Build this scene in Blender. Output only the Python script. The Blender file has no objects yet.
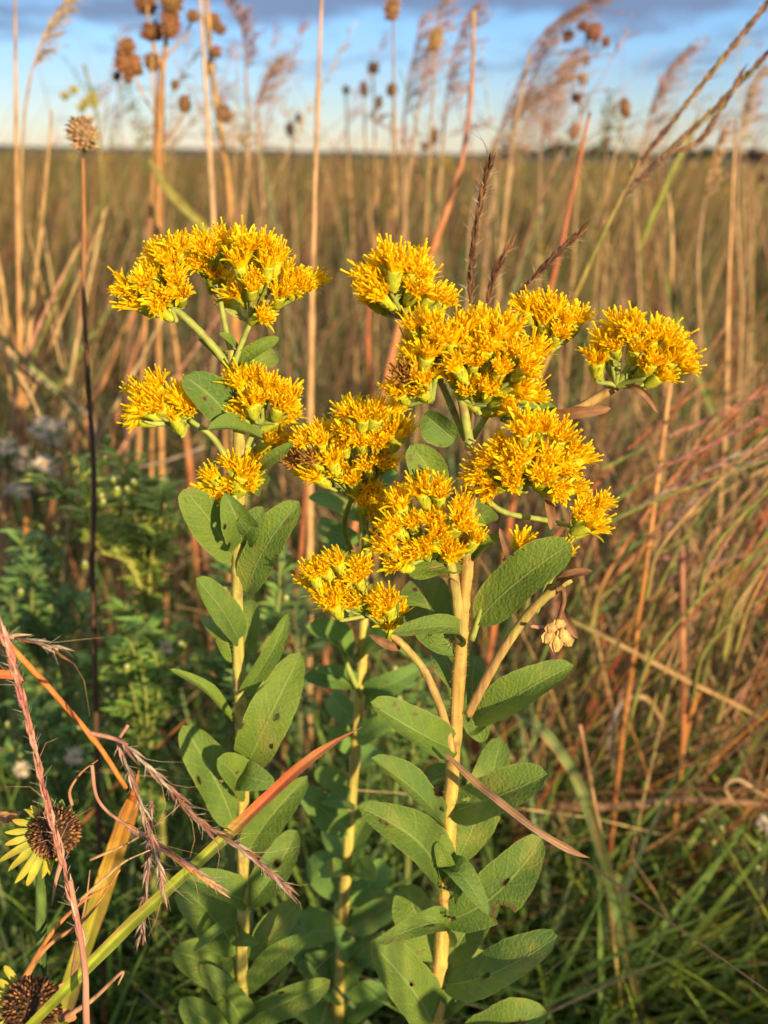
import bpy, math, random
import numpy as np
from mathutils import Vector, Matrix, noise as mnoise
R = math.radians
random.seed(7); rng = np.random.default_rng(11)
SC = bpy.context.scene
COL = SC.collection

# ------------------------------------------------------------------ camera
F = 1100.0; CX, CY = 384.0, 512.0
PITCH = math.atan((512-153)/F); ROLL = R(0.95)
CAM = Vector((0, 0, 0.68))
fwd = Vector((0, math.cos(PITCH), -math.sin(PITCH)))
up0 = Vector((0, math.sin(PITCH), math.cos(PITCH))); rt0 = Vector((1, 0, 0))
rt = rt0*math.cos(ROLL) + up0*math.sin(ROLL)
up = up0*math.cos(ROLL) - rt0*math.sin(ROLL)

def at(px, py, Y):
    "the point of the photograph's pixel that stands Y metres in front"
    d = fwd + rt*((px-CX)/F) - up*((py-CY)/F)
    return CAM + d*(Y/d.y)
def mpp(P):
    return max(0.05, (Vector(P)-CAM).dot(fwd))/F

cam_d = bpy.data.cameras.new('camera'); cam = bpy.data.objects.new('camera', cam_d); COL.objects.link(cam)
M = Matrix((rt, up, -fwd)).transposed().to_4x4(); M.translation = CAM
cam.matrix_world = M
cam_d.sensor_fit = 'VERTICAL'; cam_d.sensor_height = 36; cam_d.lens = 36*F/1024
cam_d.clip_start = 0.01; cam_d.clip_end = 5000
cam_d.dof.use_dof = True; cam_d.dof.focus_distance = 0.372; cam_d.dof.aperture_fstop = 10.5
SC.camera = cam

# ------------------------------------------------------------------ light
SUN_EL, SUN_SIDE = R(12.5), R(30)
sv = Vector((math.sin(SUN_SIDE)*math.cos(SUN_EL), -math.cos(SUN_SIDE)*math.cos(SUN_EL), math.sin(SUN_EL)))
ld = bpy.data.lights.new('sun', 'SUN'); ld.energy = 5.0; ld.angle = R(0.6); ld.color = (1, 0.75, 0.42)
lo = bpy.data.objects.new('sun', ld); COL.objects.link(lo); lo.rotation_euler = sv.to_track_quat('Z', 'Y').to_euler()
W = bpy.data.worlds.new('World'); SC.world = W; W.use_nodes = True
wn = W.node_tree; wn.nodes.clear()
def N(nt, t, **kw):
    n = nt.nodes.new(t)
    for k, v in kw.items(): setattr(n, k, v)
    return n
sky = N(wn, 'ShaderNodeTexSky', sky_type='NISHITA', sun_disc=False, sun_elevation=SUN_EL, sun_rotation=math.pi-SUN_SIDE,
        altitude=300, air_density=1.0, dust_density=0.1, ozone_density=2.2)
tc = N(wn, 'ShaderNodeTexCoord'); sep = N(wn, 'ShaderNodeSeparateXYZ'); wn.links.new(tc.outputs['Generated'], sep.inputs[0])
# clouds: a noise layer on a flat ceiling seen from below (direction / height)
mx = N(wn, 'ShaderNodeMath', operation='MAXIMUM'); mx.inputs[1].default_value = 0.015; wn.links.new(sep.outputs['Z'], mx.inputs[0])
ad = N(wn, 'ShaderNodeMath', operation='ADD'); ad.inputs[1].default_value = 0.07; wn.links.new(mx.outputs[0], ad.inputs[0])
dv = N(wn, 'ShaderNodeVectorMath', operation='DIVIDE'); cmb = N(wn, 'ShaderNodeCombineXYZ')
for i in range(3): wn.links.new(ad.outputs[0], cmb.inputs[i])
wn.links.new(tc.outputs['Generated'], dv.inputs[0]); wn.links.new(cmb.outputs[0], dv.inputs[1])
mp = N(wn, 'ShaderNodeMapping'); mp.inputs['Scale'].default_value = (1.5, 0.9, 0.0); mp.inputs['Location'].default_value = (4.1, 6.2, 0)
wn.links.new(dv.outputs[0], mp.inputs[0])
nz = N(wn, 'ShaderNodeTexNoise'); nz.inputs['Scale'].default_value = 1.0; nz.inputs['Detail'].default_value = 8; nz.inputs['Roughness'].default_value = 0.6
wn.links.new(mp.outputs[0], nz.inputs['Vector'])
# cloud deck is thick overhead and thin towards the horizon
el = N(wn, 'ShaderNodeMapRange'); el.inputs['From Min'].default_value = 0.06; el.inputs['From Max'].default_value = 0.13
el.inputs['To Min'].default_value = -0.16; el.inputs['To Max'].default_value = 0.16; wn.links.new(sep.outputs['Z'], el.inputs['Value'])
sm = N(wn, 'ShaderNodeMath', operation='ADD'); wn.links.new(nz.outputs['Fac'], sm.inputs[0]); wn.links.new(el.outputs[0], sm.inputs[1])
rp = N(wn, 'ShaderNodeValToRGB'); rp.color_ramp.elements[0].position = 0.44; rp.color_ramp.elements[1].position = 0.62
wn.links.new(sm.outputs[0], rp.inputs['Fac'])
cl = N(wn, 'ShaderNodeMixRGB', blend_type='MIX')
gain = N(wn, 'ShaderNodeMixRGB', blend_type='MULTIPLY'); gain.inputs['Fac'].default_value = 1; gain.inputs['Color2'].default_value = (1, 1, 1, 1)
wn.links.new(sky.outputs[0], gain.inputs['Color1'])
gr_ = N(wn, 'ShaderNodeValToRGB'); e_ = gr_.color_ramp.elements; e_[0].position = 0.0; e_[0].color = (0.72, 0.73, 0.95, 1); e_[1].position = 0.35; e_[1].color = (1, 1, 1, 1)
x_ = e_.new(0.06); x_.color = (0.60, 0.70, 1.0, 1); x_ = e_.new(0.13); x_.color = (0.58, 0.80, 1.16, 1)
wn.links.new(sep.outputs['Z'], gr_.inputs[0]); wn.links.new(gr_.outputs[0], gain.inputs['Color2'])
ch = N(wn, 'ShaderNodeMapRange'); ch.inputs['From Min'].default_value = 0.14; ch.inputs['From Max'].default_value = 0.5; wn.links.new(sep.outputs['Z'], ch.inputs['Value'])
cc_ = N(wn, 'ShaderNodeMixRGB'); cc_.inputs['Color1'].default_value = (1.4, 1.9, 3.05, 1); cc_.inputs['Color2'].default_value = (4.4, 4.7, 5.4, 1); wn.links.new(ch.outputs[0], cc_.inputs['Fac'])  # unseen overhead clouds brightened to add fill light
fm = N(wn, 'ShaderNodeMath', operation='MULTIPLY'); fm.inputs[1].default_value = 0.92; wn.links.new(rp.outputs['Color'], fm.inputs[0])
wn.links.new(fm.outputs[0], cl.inputs['Fac']); wn.links.new(gain.outputs[0], cl.inputs['Color1'])
wn.links.new(cc_.outputs[0], cl.inputs['Color2'])
bg = N(wn, 'ShaderNodeBackground'); bg.inputs['Strength'].default_value = 0.09
wo = N(wn, 'ShaderNodeOutputWorld'); wn.links.new(cl.outputs[0], bg.inputs['Color']); wn.links.new(bg.outputs[0], wo.inputs[0])

SC.view_settings.view_transform = 'Standard'; SC.view_settings.look = 'None'; SC.view_settings.gamma = 1
SC.view_settings.use_curve_mapping = False; SC.view_settings.exposure = 0.78
SC.render.engine = 'CYCLES'
SC.cycles.max_bounces = 8; SC.cycles.diffuse_bounces = 5; SC.cycles.transmission_bounces = 4; SC.cycles.transparent_max_bounces = 6
SC.cycles.use_denoising = True
SC.cycles.caustics_reflective = False; SC.cycles.caustics_refractive = False

# ------------------------------------------------------------------ materials
def plant_mat(name, col=None, var=0.25, trans=0.3, rough=0.6, scale=40, stretch=(1, 1, 1), bump=0.0, tint=None, spec=0.3):
    "colour from col (or the mesh's own colour attribute), mottled by noise; part of the light passes through"
    m = bpy.data.materials.new(name); m.use_nodes = True; nt = m.node_tree; nt.nodes.clear()
    out = N(nt, 'ShaderNodeOutputMaterial'); p = N(nt, 'ShaderNodeBsdfPrincipled'); p.inputs['Roughness'].default_value = rough
    p.inputs['Specular IOR Level'].default_value = spec
    tcn = N(nt, 'ShaderNodeTexCoord'); mpn = N(nt, 'ShaderNodeMapping'); mpn.inputs['Scale'].default_value = stretch
    nt.links.new(tcn.outputs['Object'], mpn.inputs[0])
    no = N(nt, 'ShaderNodeTexNoise'); no.inputs['Scale'].default_value = scale; no.inputs['Detail'].default_value = 4
    nt.links.new(mpn.outputs[0], no.inputs['Vector'])
    mr = N(nt, 'ShaderNodeMapRange'); mr.inputs['From Min'].default_value = 0.3; mr.inputs['From Max'].default_value = 0.7
    mr.inputs['To Min'].default_value = 1-var; mr.inputs['To Max'].default_value = 1+var; nt.links.new(no.outputs['Fac'], mr.inputs['Value'])
    if col is None:
        src = N(nt, 'ShaderNodeAttribute', attribute_name='Col').outputs['Color']
    else:
        rgb = N(nt, 'ShaderNodeRGB'); rgb.outputs[0].default_value = (*col, 1); src = rgb.outputs[0]
    if tint is not None:
        n2 = N(nt, 'ShaderNodeTexNoise'); n2.inputs['Scale'].default_value = scale*0.23; nt.links.new(mpn.outputs[0], n2.inputs['Vector'])
        r2 = N(nt, 'ShaderNodeMapRange'); r2.inputs['From Min'].default_value = 0.42; r2.inputs['From Max'].default_value = 0.62; nt.links.new(n2.outputs['Fac'], r2.inputs['Value'])
        mt = N(nt, 'ShaderNodeMixRGB'); nt.links.new(r2.outputs[0], mt.inputs['Fac']); nt.links.new(src, mt.inputs['Color1']); mt.inputs['Color2'].default_value = (*tint, 1); src = mt.outputs[0]
    if 'stem' in name or 'branch' in name:
        n3 = N(nt, 'ShaderNodeTexNoise'); n3.inputs['Scale'].default_value = 130; n3.inputs['Detail'].default_value = 5; nt.links.new(tcn.outputs['Object'], n3.inputs['Vector'])
        r3 = N(nt, 'ShaderNodeMapRange'); r3.inputs['From Min'].default_value = 0.56; r3.inputs['From Max'].default_value = 0.68; r3.inputs['To Max'].default_value = 0.75; nt.links.new(n3.outputs['Fac'], r3.inputs['Value'])
        m3 = N(nt, 'ShaderNodeMixRGB'); nt.links.new(r3.outputs[0], m3.inputs['Fac']); nt.links.new(src, m3.inputs['Color1']); m3.inputs['Color2'].default_value = (0.24, 0.13, 0.06, 1); src = m3.outputs[0]
    mu = N(nt, 'ShaderNodeVectorMath', operation='SCALE'); nt.links.new(src, mu.inputs[0]); nt.links.new(mr.outputs[0], mu.inputs['Scale'])
    nt.links.new(mu.outputs[0], p.inputs['Base Color'])
    if bump:
        b = N(nt, 'ShaderNodeBump'); b.inputs['Strength'].default_value = bump; b.inputs['Distance'].default_value = 0.0006
        nt.links.new(no.outputs['Fac'], b.inputs['Height']); nt.links.new(b.outputs[0], p.inputs['Normal'])
    if trans:
        tr = N(nt, 'ShaderNodeBsdfTranslucent'); nt.links.new(mu.outputs[0], tr.inputs['Color'])
        ms = N(nt, 'ShaderNodeMixShader'); ms.inputs[0].default_value = trans
        nt.links.new(p.outputs[0], ms.inputs[1]); nt.links.new(tr.outputs[0], ms.inputs[2]); nt.links.new(ms.outputs[0], out.inputs[0])
    else: nt.links.new(p.outputs[0], out.inputs[0])
    return m

def leaf_mat(name, col, rib, edge, brown=(0.16, 0.09, 0.04)):
    "broad leaf: pale midrib and side veins on leaf coordinates lu, lv, mottled blade, brown rims round bite holes (attribute wear)"
    m = bpy.data.materials.new(name); m.use_nodes = True; nt = m.node_tree; nt.nodes.clear(); L = nt.links.new
    out = N(nt, 'ShaderNodeOutputMaterial'); p = N(nt, 'ShaderNodeBsdfPrincipled'); p.inputs['Roughness'].default_value = 0.62
    p.inputs['Specular IOR Level'].default_value = 0.3
    u = N(nt, 'ShaderNodeAttribute', attribute_name='lu').outputs['Fac']; v = N(nt, 'ShaderNodeAttribute', attribute_name='lv').outputs['Fac']
    wear = N(nt, 'ShaderNodeAttribute', attribute_name='wear').outputs['Fac']
    ab = N(nt, 'ShaderNodeMath', operation='ABSOLUTE'); L(v, ab.inputs[0])
    rr = N(nt, 'ShaderNodeMapRange'); rr.inputs['From Min'].default_value = 0.012; rr.inputs['From Max'].default_value = 0.07; rr.inputs['To Min'].default_value = 0.8; rr.inputs['To Max'].default_value = 0; L(ab.outputs[0], rr.inputs['Value'])
    # side veins
    a1 = N(nt, 'ShaderNodeMath', operation='MULTIPLY_ADD'); L(ab.outputs[0], a1.inputs[0]); a1.inputs[1].default_value = -0.22; L(u, a1.inputs[2])
    a2 = N(nt, 'ShaderNodeMath', operation='MULTIPLY'); L(a1.outputs[0], a2.inputs[0]); a2.inputs[1].default_value = 44
    a3 = N(nt, 'ShaderNodeMath', operation='SINE'); L(a2.outputs[0], a3.inputs[0])
    a4 = N(nt, 'ShaderNodeMapRange'); a4.inputs['From Min'].default_value = 0.86; a4.inputs['From Max'].default_value = 1.0; a4.inputs['To Max'].default_value = 0.22; L(a3.outputs[0], a4.inputs['Value'])
    vein = N(nt, 'ShaderNodeMath', operation='MAXIMUM'); L(rr.outputs[0], vein.inputs[0]); L(a4.outputs[0], vein.inputs[1])
    tcn = N(nt, 'ShaderNodeTexCoord'); n1 = N(nt, 'ShaderNodeTexNoise'); n1.inputs['Scale'].default_value = 160; n1.inputs['Detail'].default_value = 5; L(tcn.outputs['Object'], n1.inputs['Vector'])
    n2 = N(nt, 'ShaderNodeTexNoise'); n2.inputs['Scale'].default_value = 900; n2.inputs['Detail'].default_value = 3; L(tcn.outputs['Object'], n2.inputs['Vector'])
    oi = N(nt, 'ShaderNodeObjectInfo')
    c0 = N(nt, 'ShaderNodeMixRGB'); c0.inputs['Color1'].default_value = (*col, 1); c0.inputs['Color2'].default_value = (col[0]*1.8, col[1]*1.42, col[2]*0.75, 1)
    mm = N(nt, 'ShaderNodeMapRange'); mm.inputs['From Min'].default_value = 0.35; mm.inputs['From Max'].default_value = 0.7; L(n1.outputs['Fac'], mm.inputs['Value'])
    ma = N(nt, 'ShaderNodeMath', operation='MULTIPLY_ADD'); L(oi.outputs['Random'], ma.inputs[0]); ma.inputs[1].default_value = 0.55; 
    mb_ = N(nt, 'ShaderNodeMath', operation='MULTIPLY'); L(mm.outputs[0], mb_.inputs[0]); mb_.inputs[1].default_value = 0.45; L(mb_.outputs[0], ma.inputs[2]); L(ma.outputs[0], c0.inputs['Fac'])
    c1 = N(nt, 'ShaderNodeMixRGB'); L(vein.outputs[0], c1.inputs['Fac']); L(c0.outputs[0], c1.inputs['Color1']); c1.inputs['Color2'].default_value = (*rib, 1)
    er = N(nt, 'ShaderNodeMapRange'); er.inputs['From Min'].default_value = 0.93; er.inputs['From Max'].default_value = 1.0; er.inputs['To Max'].default_value = 0.6; L(ab.outputs[0], er.inputs['Value'])
    c2 = N(nt, 'ShaderNodeMixRGB'); L(er.outputs[0], c2.inputs['Fac']); L(c1.outputs[0], c2.inputs['Color1']); c2.inputs['Color2'].default_value = (*edge, 1)
    # small brown specks
    vo = N(nt, 'ShaderNodeTexNoise'); vo.inputs['Scale'].default_value = 330; L(tcn.outputs['Object'], vo.inputs['Vector'])
    sp = N(nt, 'ShaderNodeMapRange'); sp.inputs['From Min'].default_value = 0.67; sp.inputs['From Max'].default_value = 0.74; sp.inputs['To Max'].default_value = 0.7; L(vo.outputs['Fac'], sp.inputs['Value'])
    wm = N(nt, 'ShaderNodeMath', operation='MAXIMUM'); L(sp.outputs[0], wm.inputs[0]); L(wear, wm.inputs[1])
    c3 = N(nt, 'ShaderNodeMixRGB'); L(wm.outputs[0], c3.inputs['Fac']); L(c2.outputs[0], c3.inputs['Color1']); c3.inputs['Color2'].default_value = (*brown, 1)
    ny = N(nt, 'ShaderNodeTexNoise'); ny.inputs['Scale'].default_value = 55; ny.inputs['Detail'].default_value = 3; L(tcn.outputs['Object'], ny.inputs['Vector'])
    yr = N(nt, 'ShaderNodeMapRange'); yr.inputs['From Min'].default_value = 0.56; yr.inputs['From Max'].default_value = 0.72; yr.inputs['To Max'].default_value = 0.6; L(ny.outputs['Fac'], yr.inputs['Value'])
    c4 = N(nt, 'ShaderNodeMixRGB'); L(yr.outputs[0], c4.inputs['Fac']); L(c3.outputs[0], c4.inputs['Color1']); c4.inputs['Color2'].default_value = (0.30, 0.31, 0.07, 1); c3 = c4
    L(c3.outputs[0], p.inputs['Base Color'])
    hs = N(nt, 'ShaderNodeMath', operation='MULTIPLY_ADD'); L(vein.outputs[0], hs.inputs[0]); hs.inputs[1].default_value = 0.35; L(n2.outputs['Fac'], hs.inputs[2])
    b = N(nt, 'ShaderNodeBump'); b.inputs['Strength'].default_value = 0.8; b.inputs['Distance'].default_value = 0.0008; L(hs.outputs[0], b.inputs['Height']); L(b.outputs[0], p.inputs['Normal'])
    tr = N(nt, 'ShaderNodeBsdfTranslucent'); L(c3.outputs[0], tr.inputs['Color'])
    ms = N(nt, 'ShaderNodeMixShader'); ms.inputs[0].default_value = 0.32; L(p.outputs[0], ms.inputs[1]); L(tr.outputs[0], ms.inputs[2]); L(ms.outputs[0], out.inputs[0])
    return m

MAT = dict(
    leaf=leaf_mat('goldenrod_leaf', (0.106, 0.198, 0.046), (0.27, 0.36, 0.10), (0.30, 0.34, 0.09)),
    leaf_pale=leaf_mat('goldenrod_leaf_pale', (0.105, 0.225, 0.062), (0.24, 0.36, 0.12), (0.28, 0.34, 0.12)),
    leaf_dry=plant_mat('dry_leaf', (0.27, 0.14, 0.07), 0.4, 0.15, 0.75, 160, bump=0.5, tint=(0.17, 0.09, 0.05)),
    stem=plant_mat('goldenrod_stem', (0.54, 0.40, 0.09), 0.35, 0.0, 0.6, 420, (1, 1, 0.10), 1.0, tint=(0.44, 0.29, 0.08)),
    stem_lime=plant_mat('goldenrod_stem_pale', (0.48, 0.38, 0.09), 0.35, 0.0, 0.6, 420, (1, 1, 0.10), 0.8, tint=(0.36, 0.33, 0.08)),
    stem_green=plant_mat('goldenrod_branchlet', (0.30, 0.36, 0.08), 0.2, 0.1, 0.55, 300),
    stem_brown=plant_mat('goldenrod_branch', (0.38, 0.22, 0.085), 0.4, 0.0, 0.65, 400, (1, 1, 0.14), 1.0, tint=(0.32, 0.28, 0.07)),
    ray=plant_mat('goldenrod_ray', (0.98, 0.805, 0.008), 0.08, 0.52, 0.5, 200),
    disc=plant_mat('goldenrod_floret', (0.98, 0.685, 0.005), 0.12, 0.52, 0.5, 260),
    spent=plant_mat('goldenrod_spent', (0.50, 0.27, 0.05), 0.3, 0.3, 0.7, 240, tint=(0.28, 0.13, 0.05)),
    cup=plant_mat('goldenrod_involucre', (0.56, 0.60, 0.05), 0.2, 0.35, 0.55, 320, bump=0.3),
    grass=plant_mat('grass_blades', None, 0.3, 0.3, 0.6, 90),
    dry=plant_mat('dry_stalk', None, 0.45, 0.1, 0.75, 260, (1, 1, 0.25), bump=0.8),
    seed=plant_mat('seed_head', None, 0.35, 0.05, 0.85, 400, bump=0.5),
    petal=plant_mat('petal', None, 0.18, 0.3, 0.55, 300, bump=0.2),
)

# ------------------------------------------------------------------ mesh building
class MB:
    def __init__(s): s.v = []; s.f = []; s.c = []; s.mi = []; s.extra = {}
    def vert(s, p, c=(0.5, 0.5, 0.5)):
        s.v.append((p[0], p[1], p[2])); s.c.append((c[0], c[1], c[2], 1)); return len(s.v)-1
    def face(s, f, mi=0): s.f.append(tuple(f)); s.mi.append(mi)
    def tube(s, pts, rad, col=(0.5, 0.5, 0.5), n=8, mi=0, cap=True, ridge=0.0):
        pts = [Vector(p) for p in pts]; k = len(pts)
        if not hasattr(rad, '__len__'): rad = [rad]*k
        cols = col if isinstance(col, list) else [col]*k
        t = [(pts[min(i+1, k-1)]-pts[max(i-1, 0)]).normalized() for i in range(k)]
        a = t[0].orthogonal().normalized(); rings = []
        for i in range(k):
            a = (a - t[i]*a.dot(t[i])); a = a.normalized() if a.length > 1e-9 else t[i].orthogonal().normalized()
            b = t[i].cross(a); ring = []
            for j in range(n):
                th = 2*math.pi*j/n; r = rad[i]*(1 + ridge*(1 if j % 2 else -1))
                ring.append(s.vert(pts[i] + (a*math.cos(th)+b*math.sin(th))*r, cols[i]))
            rings.append(ring)
        for i in range(k-1):
            for j in range(n): s.face((rings[i][j], rings[i][(j+1) % n], rings[i+1][(j+1) % n], rings[i+1][j]), mi)
        if cap: s.face(rings[-1], mi); s.face(rings[0][::-1], mi)
    def ribbon(s, pts, wid, nrm, col=(0.5, 0.5, 0.5), fold=0.3, mi=0, twist=0.0):
        "grass leaf: three vertices across, folded along the middle"
        pts = [Vector(p) for p in pts]; k = len(pts); nrm = Vector(nrm); cols = col if isinstance(col, list) else [col]*k
        prev = None
        for i in range(k):
            t = (pts[min(i+1, k-1)]-pts[max(i-1, 0)]).normalized()
            n = nrm - t*nrm.dot(t); n = n.normalized() if n.length > 1e-6 else t.orthogonal().normalized()
            if twist: n = Matrix.Rotation(twist*i/(k-1), 3, t) @ n
            sd = t.cross(n); w = wid[i]/2
            row = [s.vert(pts[i]-sd*w+n*fold*w, cols[i]), s.vert(pts[i], cols[i]), s.vert(pts[i]+sd*w+n*fold*w, cols[i])]
            if prev:
                for j in range(2): s.face((prev[j], prev[j+1], row[j+1], row[j]), mi)
            prev = row
    def blob(s, c, ax, r, ln, col=(0.5, 0.5, 0.5), n=8, rings=6, mi=0, jit=0.0):
        "egg-shaped bud or seed along axis ax"
        ax = Vector(ax).normalized(); pts = []; rd = []
        for i in range(rings+1):
            u = i/rings; pts.append(Vector(c)+ax*ln*(u-0.5)); rd.append(max(0.04, math.sin(math.pi*(0.03+0.94*u))**0.8)*r*(1+random.uniform(-jit, jit)))
        s.tube(pts, rd, col, n, mi)
    def build(s, name, mats, parent=None, origin=None, smooth=True):
        o0 = Vector(origin) if origin is not None else Vector((0, 0, 0))
        me = bpy.data.meshes.new(name); me.from_pydata([(p[0]-o0.x, p[1]-o0.y, p[2]-o0.z) for p in s.v], [], s.f)
        ca = me.color_attributes.new('Col', 'FLOAT_COLOR', 'POINT'); ca.data.foreach_set('color', np.array(s.c, dtype=np.float32).ravel())
        for k, vals in s.extra.items():
            at_ = me.attributes.new(k, 'FLOAT', 'POINT'); at_.data.foreach_set('value', np.array(vals, dtype=np.float32))
        if not isinstance(mats, (list, tuple)): mats = [mats]
        for m in mats: me.materials.append(m)
        me.polygons.foreach_set('material_index', np.array(s.mi, dtype=np.int32))
        me.polygons.foreach_set('use_smooth', np.full(len(s.f), smooth)); me.update()
        o = bpy.data.objects.new(name, me); COL.objects.link(o)
        if parent is not None: o.parent = parent
        elif origin is not None: o.location = o0
        return o

def tag(o, label, cat, group=None):
    o['label'] = label; o['category'] = cat
    if group: o['group'] = group
    return o
def thing(name, label, cat, loc, group=None):
    o = bpy.data.objects.new(name, None); COL.objects.link(o); o.location = loc; o.empty_display_size = 0.01
    return tag(o, label, cat, group)
def kind(o, k): o['kind'] = k; return o
def mix(a, b, t): return tuple(a[i]*(1-t)+b[i]*t for i in range(3))
def jitc(c, j=0.12):
    k = 1+random.uniform(-j, j); return (c[0]*k, c[1]*k*(1+random.uniform(-j, j)*0.4), c[2]*k)
def spline(pts, n=6):
    "Catmull-Rom through 3-D points"
    P = [Vector(p) for p in pts]; 
    if len(P) < 3: return [P[0].lerp(P[-1], i/(2*n)) for i in range(2*n+1)]
    P = [P[0]*2-P[1]] + P + [P[-1]*2-P[-2]]; out = []
    for i in range(1, len(P)-2):
        p0, p1, p2, p3 = P[i-1:i+3]
        for j in range(n):
            t = j/n; out.append(0.5*((2*p1)+(p2-p0)*t+(2*p0-5*p1+4*p2-p3)*t*t+(3*p1-p0-3*p2+p3)*t**3))
    out.append(P[-2]); return out
def path(px, Y, n=6):
    "pixel polyline (x, y[, metres in front]) to a smooth 3-D path"
    return spline([at(p[0], p[1], p[2] if len(p) > 2 else Y) for p in px], n)
def rooted(p):
    "let an upright stem run on down to the soil"
    a = p[0]
    if a.z < 0.02: return p
    d = (p[0]-p[min(6, len(p)-1)]).normalized(); k = a.z/max(.35, -d.z) if d.z < 0 else a.z
    g = Vector((a.x+d.x*k*.5, a.y+d.y*k*.5+.01, 0)); return [g, g.lerp(a, .35)+Vector((d.x, d.y, 0))*-.01*a.z, g.lerp(a, .7)]+p
def lin(a, b, k): return [a+(b-a)*i/(k-1) for i in range(k)]
def grad(cols, k):
    out = []
    for i in range(k):
        t = i/(k-1)*(len(cols)-1); j = min(int(t), len(cols)-2); out.append(mix(cols[j], cols[j+1], t-j))
    return out

TAN = (0.42, 0.27, 0.12); ORANGE = (0.48, 0.21, 0.06); RUST = (0.36, 0.12, 0.05); PINK = (0.40, 0.20, 0.14); STRAW = (0.52, 0.38, 0.19)
GREEN = (0.10, 0.17, 0.04); LIME = (0.30, 0.36, 0.04); OLIVE = (0.20, 0.20, 0.05); DARK = (0.09, 0.05, 0.025); BROWN = (0.20, 0.10, 0.045)
PURPLE = (0.22, 0.10, 0.09); GREY = (0.33, 0.27, 0.21); DEEP = (0.05, 0.10, 0.028); SAGE = (0.16, 0.22, 0.10)

# ------------------------------------------------------------------ goldenrod: leaf, head, cluster, plant
def leaf_mesh(B, T, w, roll=0.0, bend=0.08, side=0.0, fold=0.18, holes=(), tipcurl=0.0, seed=0, nu=44, nv=18, a=0.47, b=0.43, base_w=0.16, bias=0.35):
    rnd = random.Random(seed); B = Vector(B); T = Vector(T); ax = T-B; L = ax.length; t = ax.normalized()
    vd = (CAM-(B+T)/2).normalized() + Vector((0, 0, bias)); n = vd-t*vd.dot(t); n.normalize(); n = Matrix.Rotation(roll, 3, t) @ n; s = n.cross(t)
    pk = (a/(a+b))**a*(b/(a+b))**b; mb = MB(); lu, lv, wr = [], [], []; ids = {}
    ph = [rnd.uniform(0, 6.28) for _ in range(4)]; amp = rnd.uniform(0.06, 0.15); irr = rnd.uniform(0.02, 0.05); cup = rnd.uniform(0.0, 0.32)
    def pos(u, v):
        pr = (max(u, 1e-4)**a*max(1-u, 0)**b)/pk; pr = max(pr, base_w*(1-u)**2)
        pr *= 1+irr*math.sin(9*u+ph[3])+0.02*math.sin(41*u+ph[0]*(1 if v > 0 else 2))*math.sin(13*u+ph[2])
        arc = 4*u*(1-u); p = B+ax*u+n*(bend*L*arc)+s*(side*L*arc)
        p = p + n*(-tipcurl*L*max(0, u-0.55)**2*3)
        h = w/2*pr
        p = p+s*(v*h)+n*(fold*abs(v)*h + cup*v*v*h + amp*h*v*v*math.sin(8.5*u+ph[1]+(0 if v > 0 else 1.7)) + 0.05*h*math.sin(7*u+3*v+ph[2]))
        return p
    def inside(u, v):
        for (hu, hv, ru, rv) in holes:
            th = math.atan2((v-hv)/rv, (u-hu)/ru); q = 1+0.14*math.sin(3*th+hu*20)+0.08*math.sin(5*th)
            if ((u-hu)/ru)**2+((v-hv)/rv)**2 < q*q: return (hu, hv, ru, rv)
        return None
    grid = [[(i/nu, -1+2*j/nv) for j in range(nv+1)] for i in range(nu+1)]
    keep = [[True]*nv for _ in range(nu)]
    for i in range(nu):
        for j in range(nv):
            cu = (i+0.5)/nu; cv = -1+2*(j+0.5)/nv
            if inside(cu, cv): keep[i][j] = False
    used = set()
    for i in range(nu):
        for j in range(nv):
            if keep[i][j]:
                for q in ((i, j), (i+1, j), (i+1, j+1), (i, j+1)): used.add(q)
    for (i, j) in sorted(used):
        u, v = grid[i][j]; wv = 0.0
        for (hu, hv, ru, rv) in holes:
            du, dvv = (u-hu)/ru, (v-hv)/rv; d = math.hypot(du, dvv)
            if d < 1.0+0.5*max(1/(nu*ru), 1/(nv*rv)) and d > 1e-6:
                cut = any(not keep[a_][b_] for a_ in (i-1, i) for b_ in (j-1, j) if 0 <= a_ < nu and 0 <= b_ < nv)
                if cut: u = min(1, hu+du/d*ru); v = max(-1, min(1, hv+dvv/d*rv))
            if d < 1.35: wv = max(wv, 0.9)
        ids[(i, j)] = mb.vert(pos(u, v)); lu.append(u); lv.append(v); wr.append(wv)
    for i in range(nu):
        for j in range(nv):
            if keep[i][j]: mb.face((ids[(i, j)], ids[(i+1, j)], ids[(i+1, j+1)], ids[(i, j+1)]))
    mb.extra = dict(lu=lu, lv=lv, wear=wr); return mb

LSEED = [100]
def leaf(plant, org, b0, t, w, Y, dY=None, mat='leaf', **kw):
    LSEED[0] += 1; rr = random.Random(LSEED[0])
    if dY is None: dY = rr.uniform(-0.02, 0.012)
    B = at(b0[0], b0[1], Y); T = at(t[0], t[1], Y+dY); roll = kw.pop('roll', rr.uniform(-0.4, 0.4)) + rr.uniform(-0.32, 0.32)
    T = B+(T-B)*rr.uniform(0.88, 1.0); wm = 1.0*w*mpp((B+T)/2)
    if rr.random() < 0.3 and w > 24: kw.setdefault('holes', tuple((rr.uniform(.2, .85), rr.uniform(-.8, .8), rr.uniform(.015, .035), rr.uniform(.05, .12)) for _ in range(rr.choice((1, 1, 2)))) + (((rr.uniform(.3, .8), rr.choice((-1, 1)), rr.uniform(.03, .07), rr.uniform(.1, .35)),) if rr.random() < .4 else ()))
    kw.setdefault('bend', rr.uniform(0.02, 0.13)); kw.setdefault('side', rr.uniform(-0.06, 0.06)); kw.setdefault('fold', rr.uniform(0.12, 0.5)); kw.setdefault('tipcurl', rr.uniform(0, 0.35))
    o = leaf_mesh(B, T, wm, roll, seed=LSEED[0], **kw).build('leaf', MAT[mat], plant, org)
    return o

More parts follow.
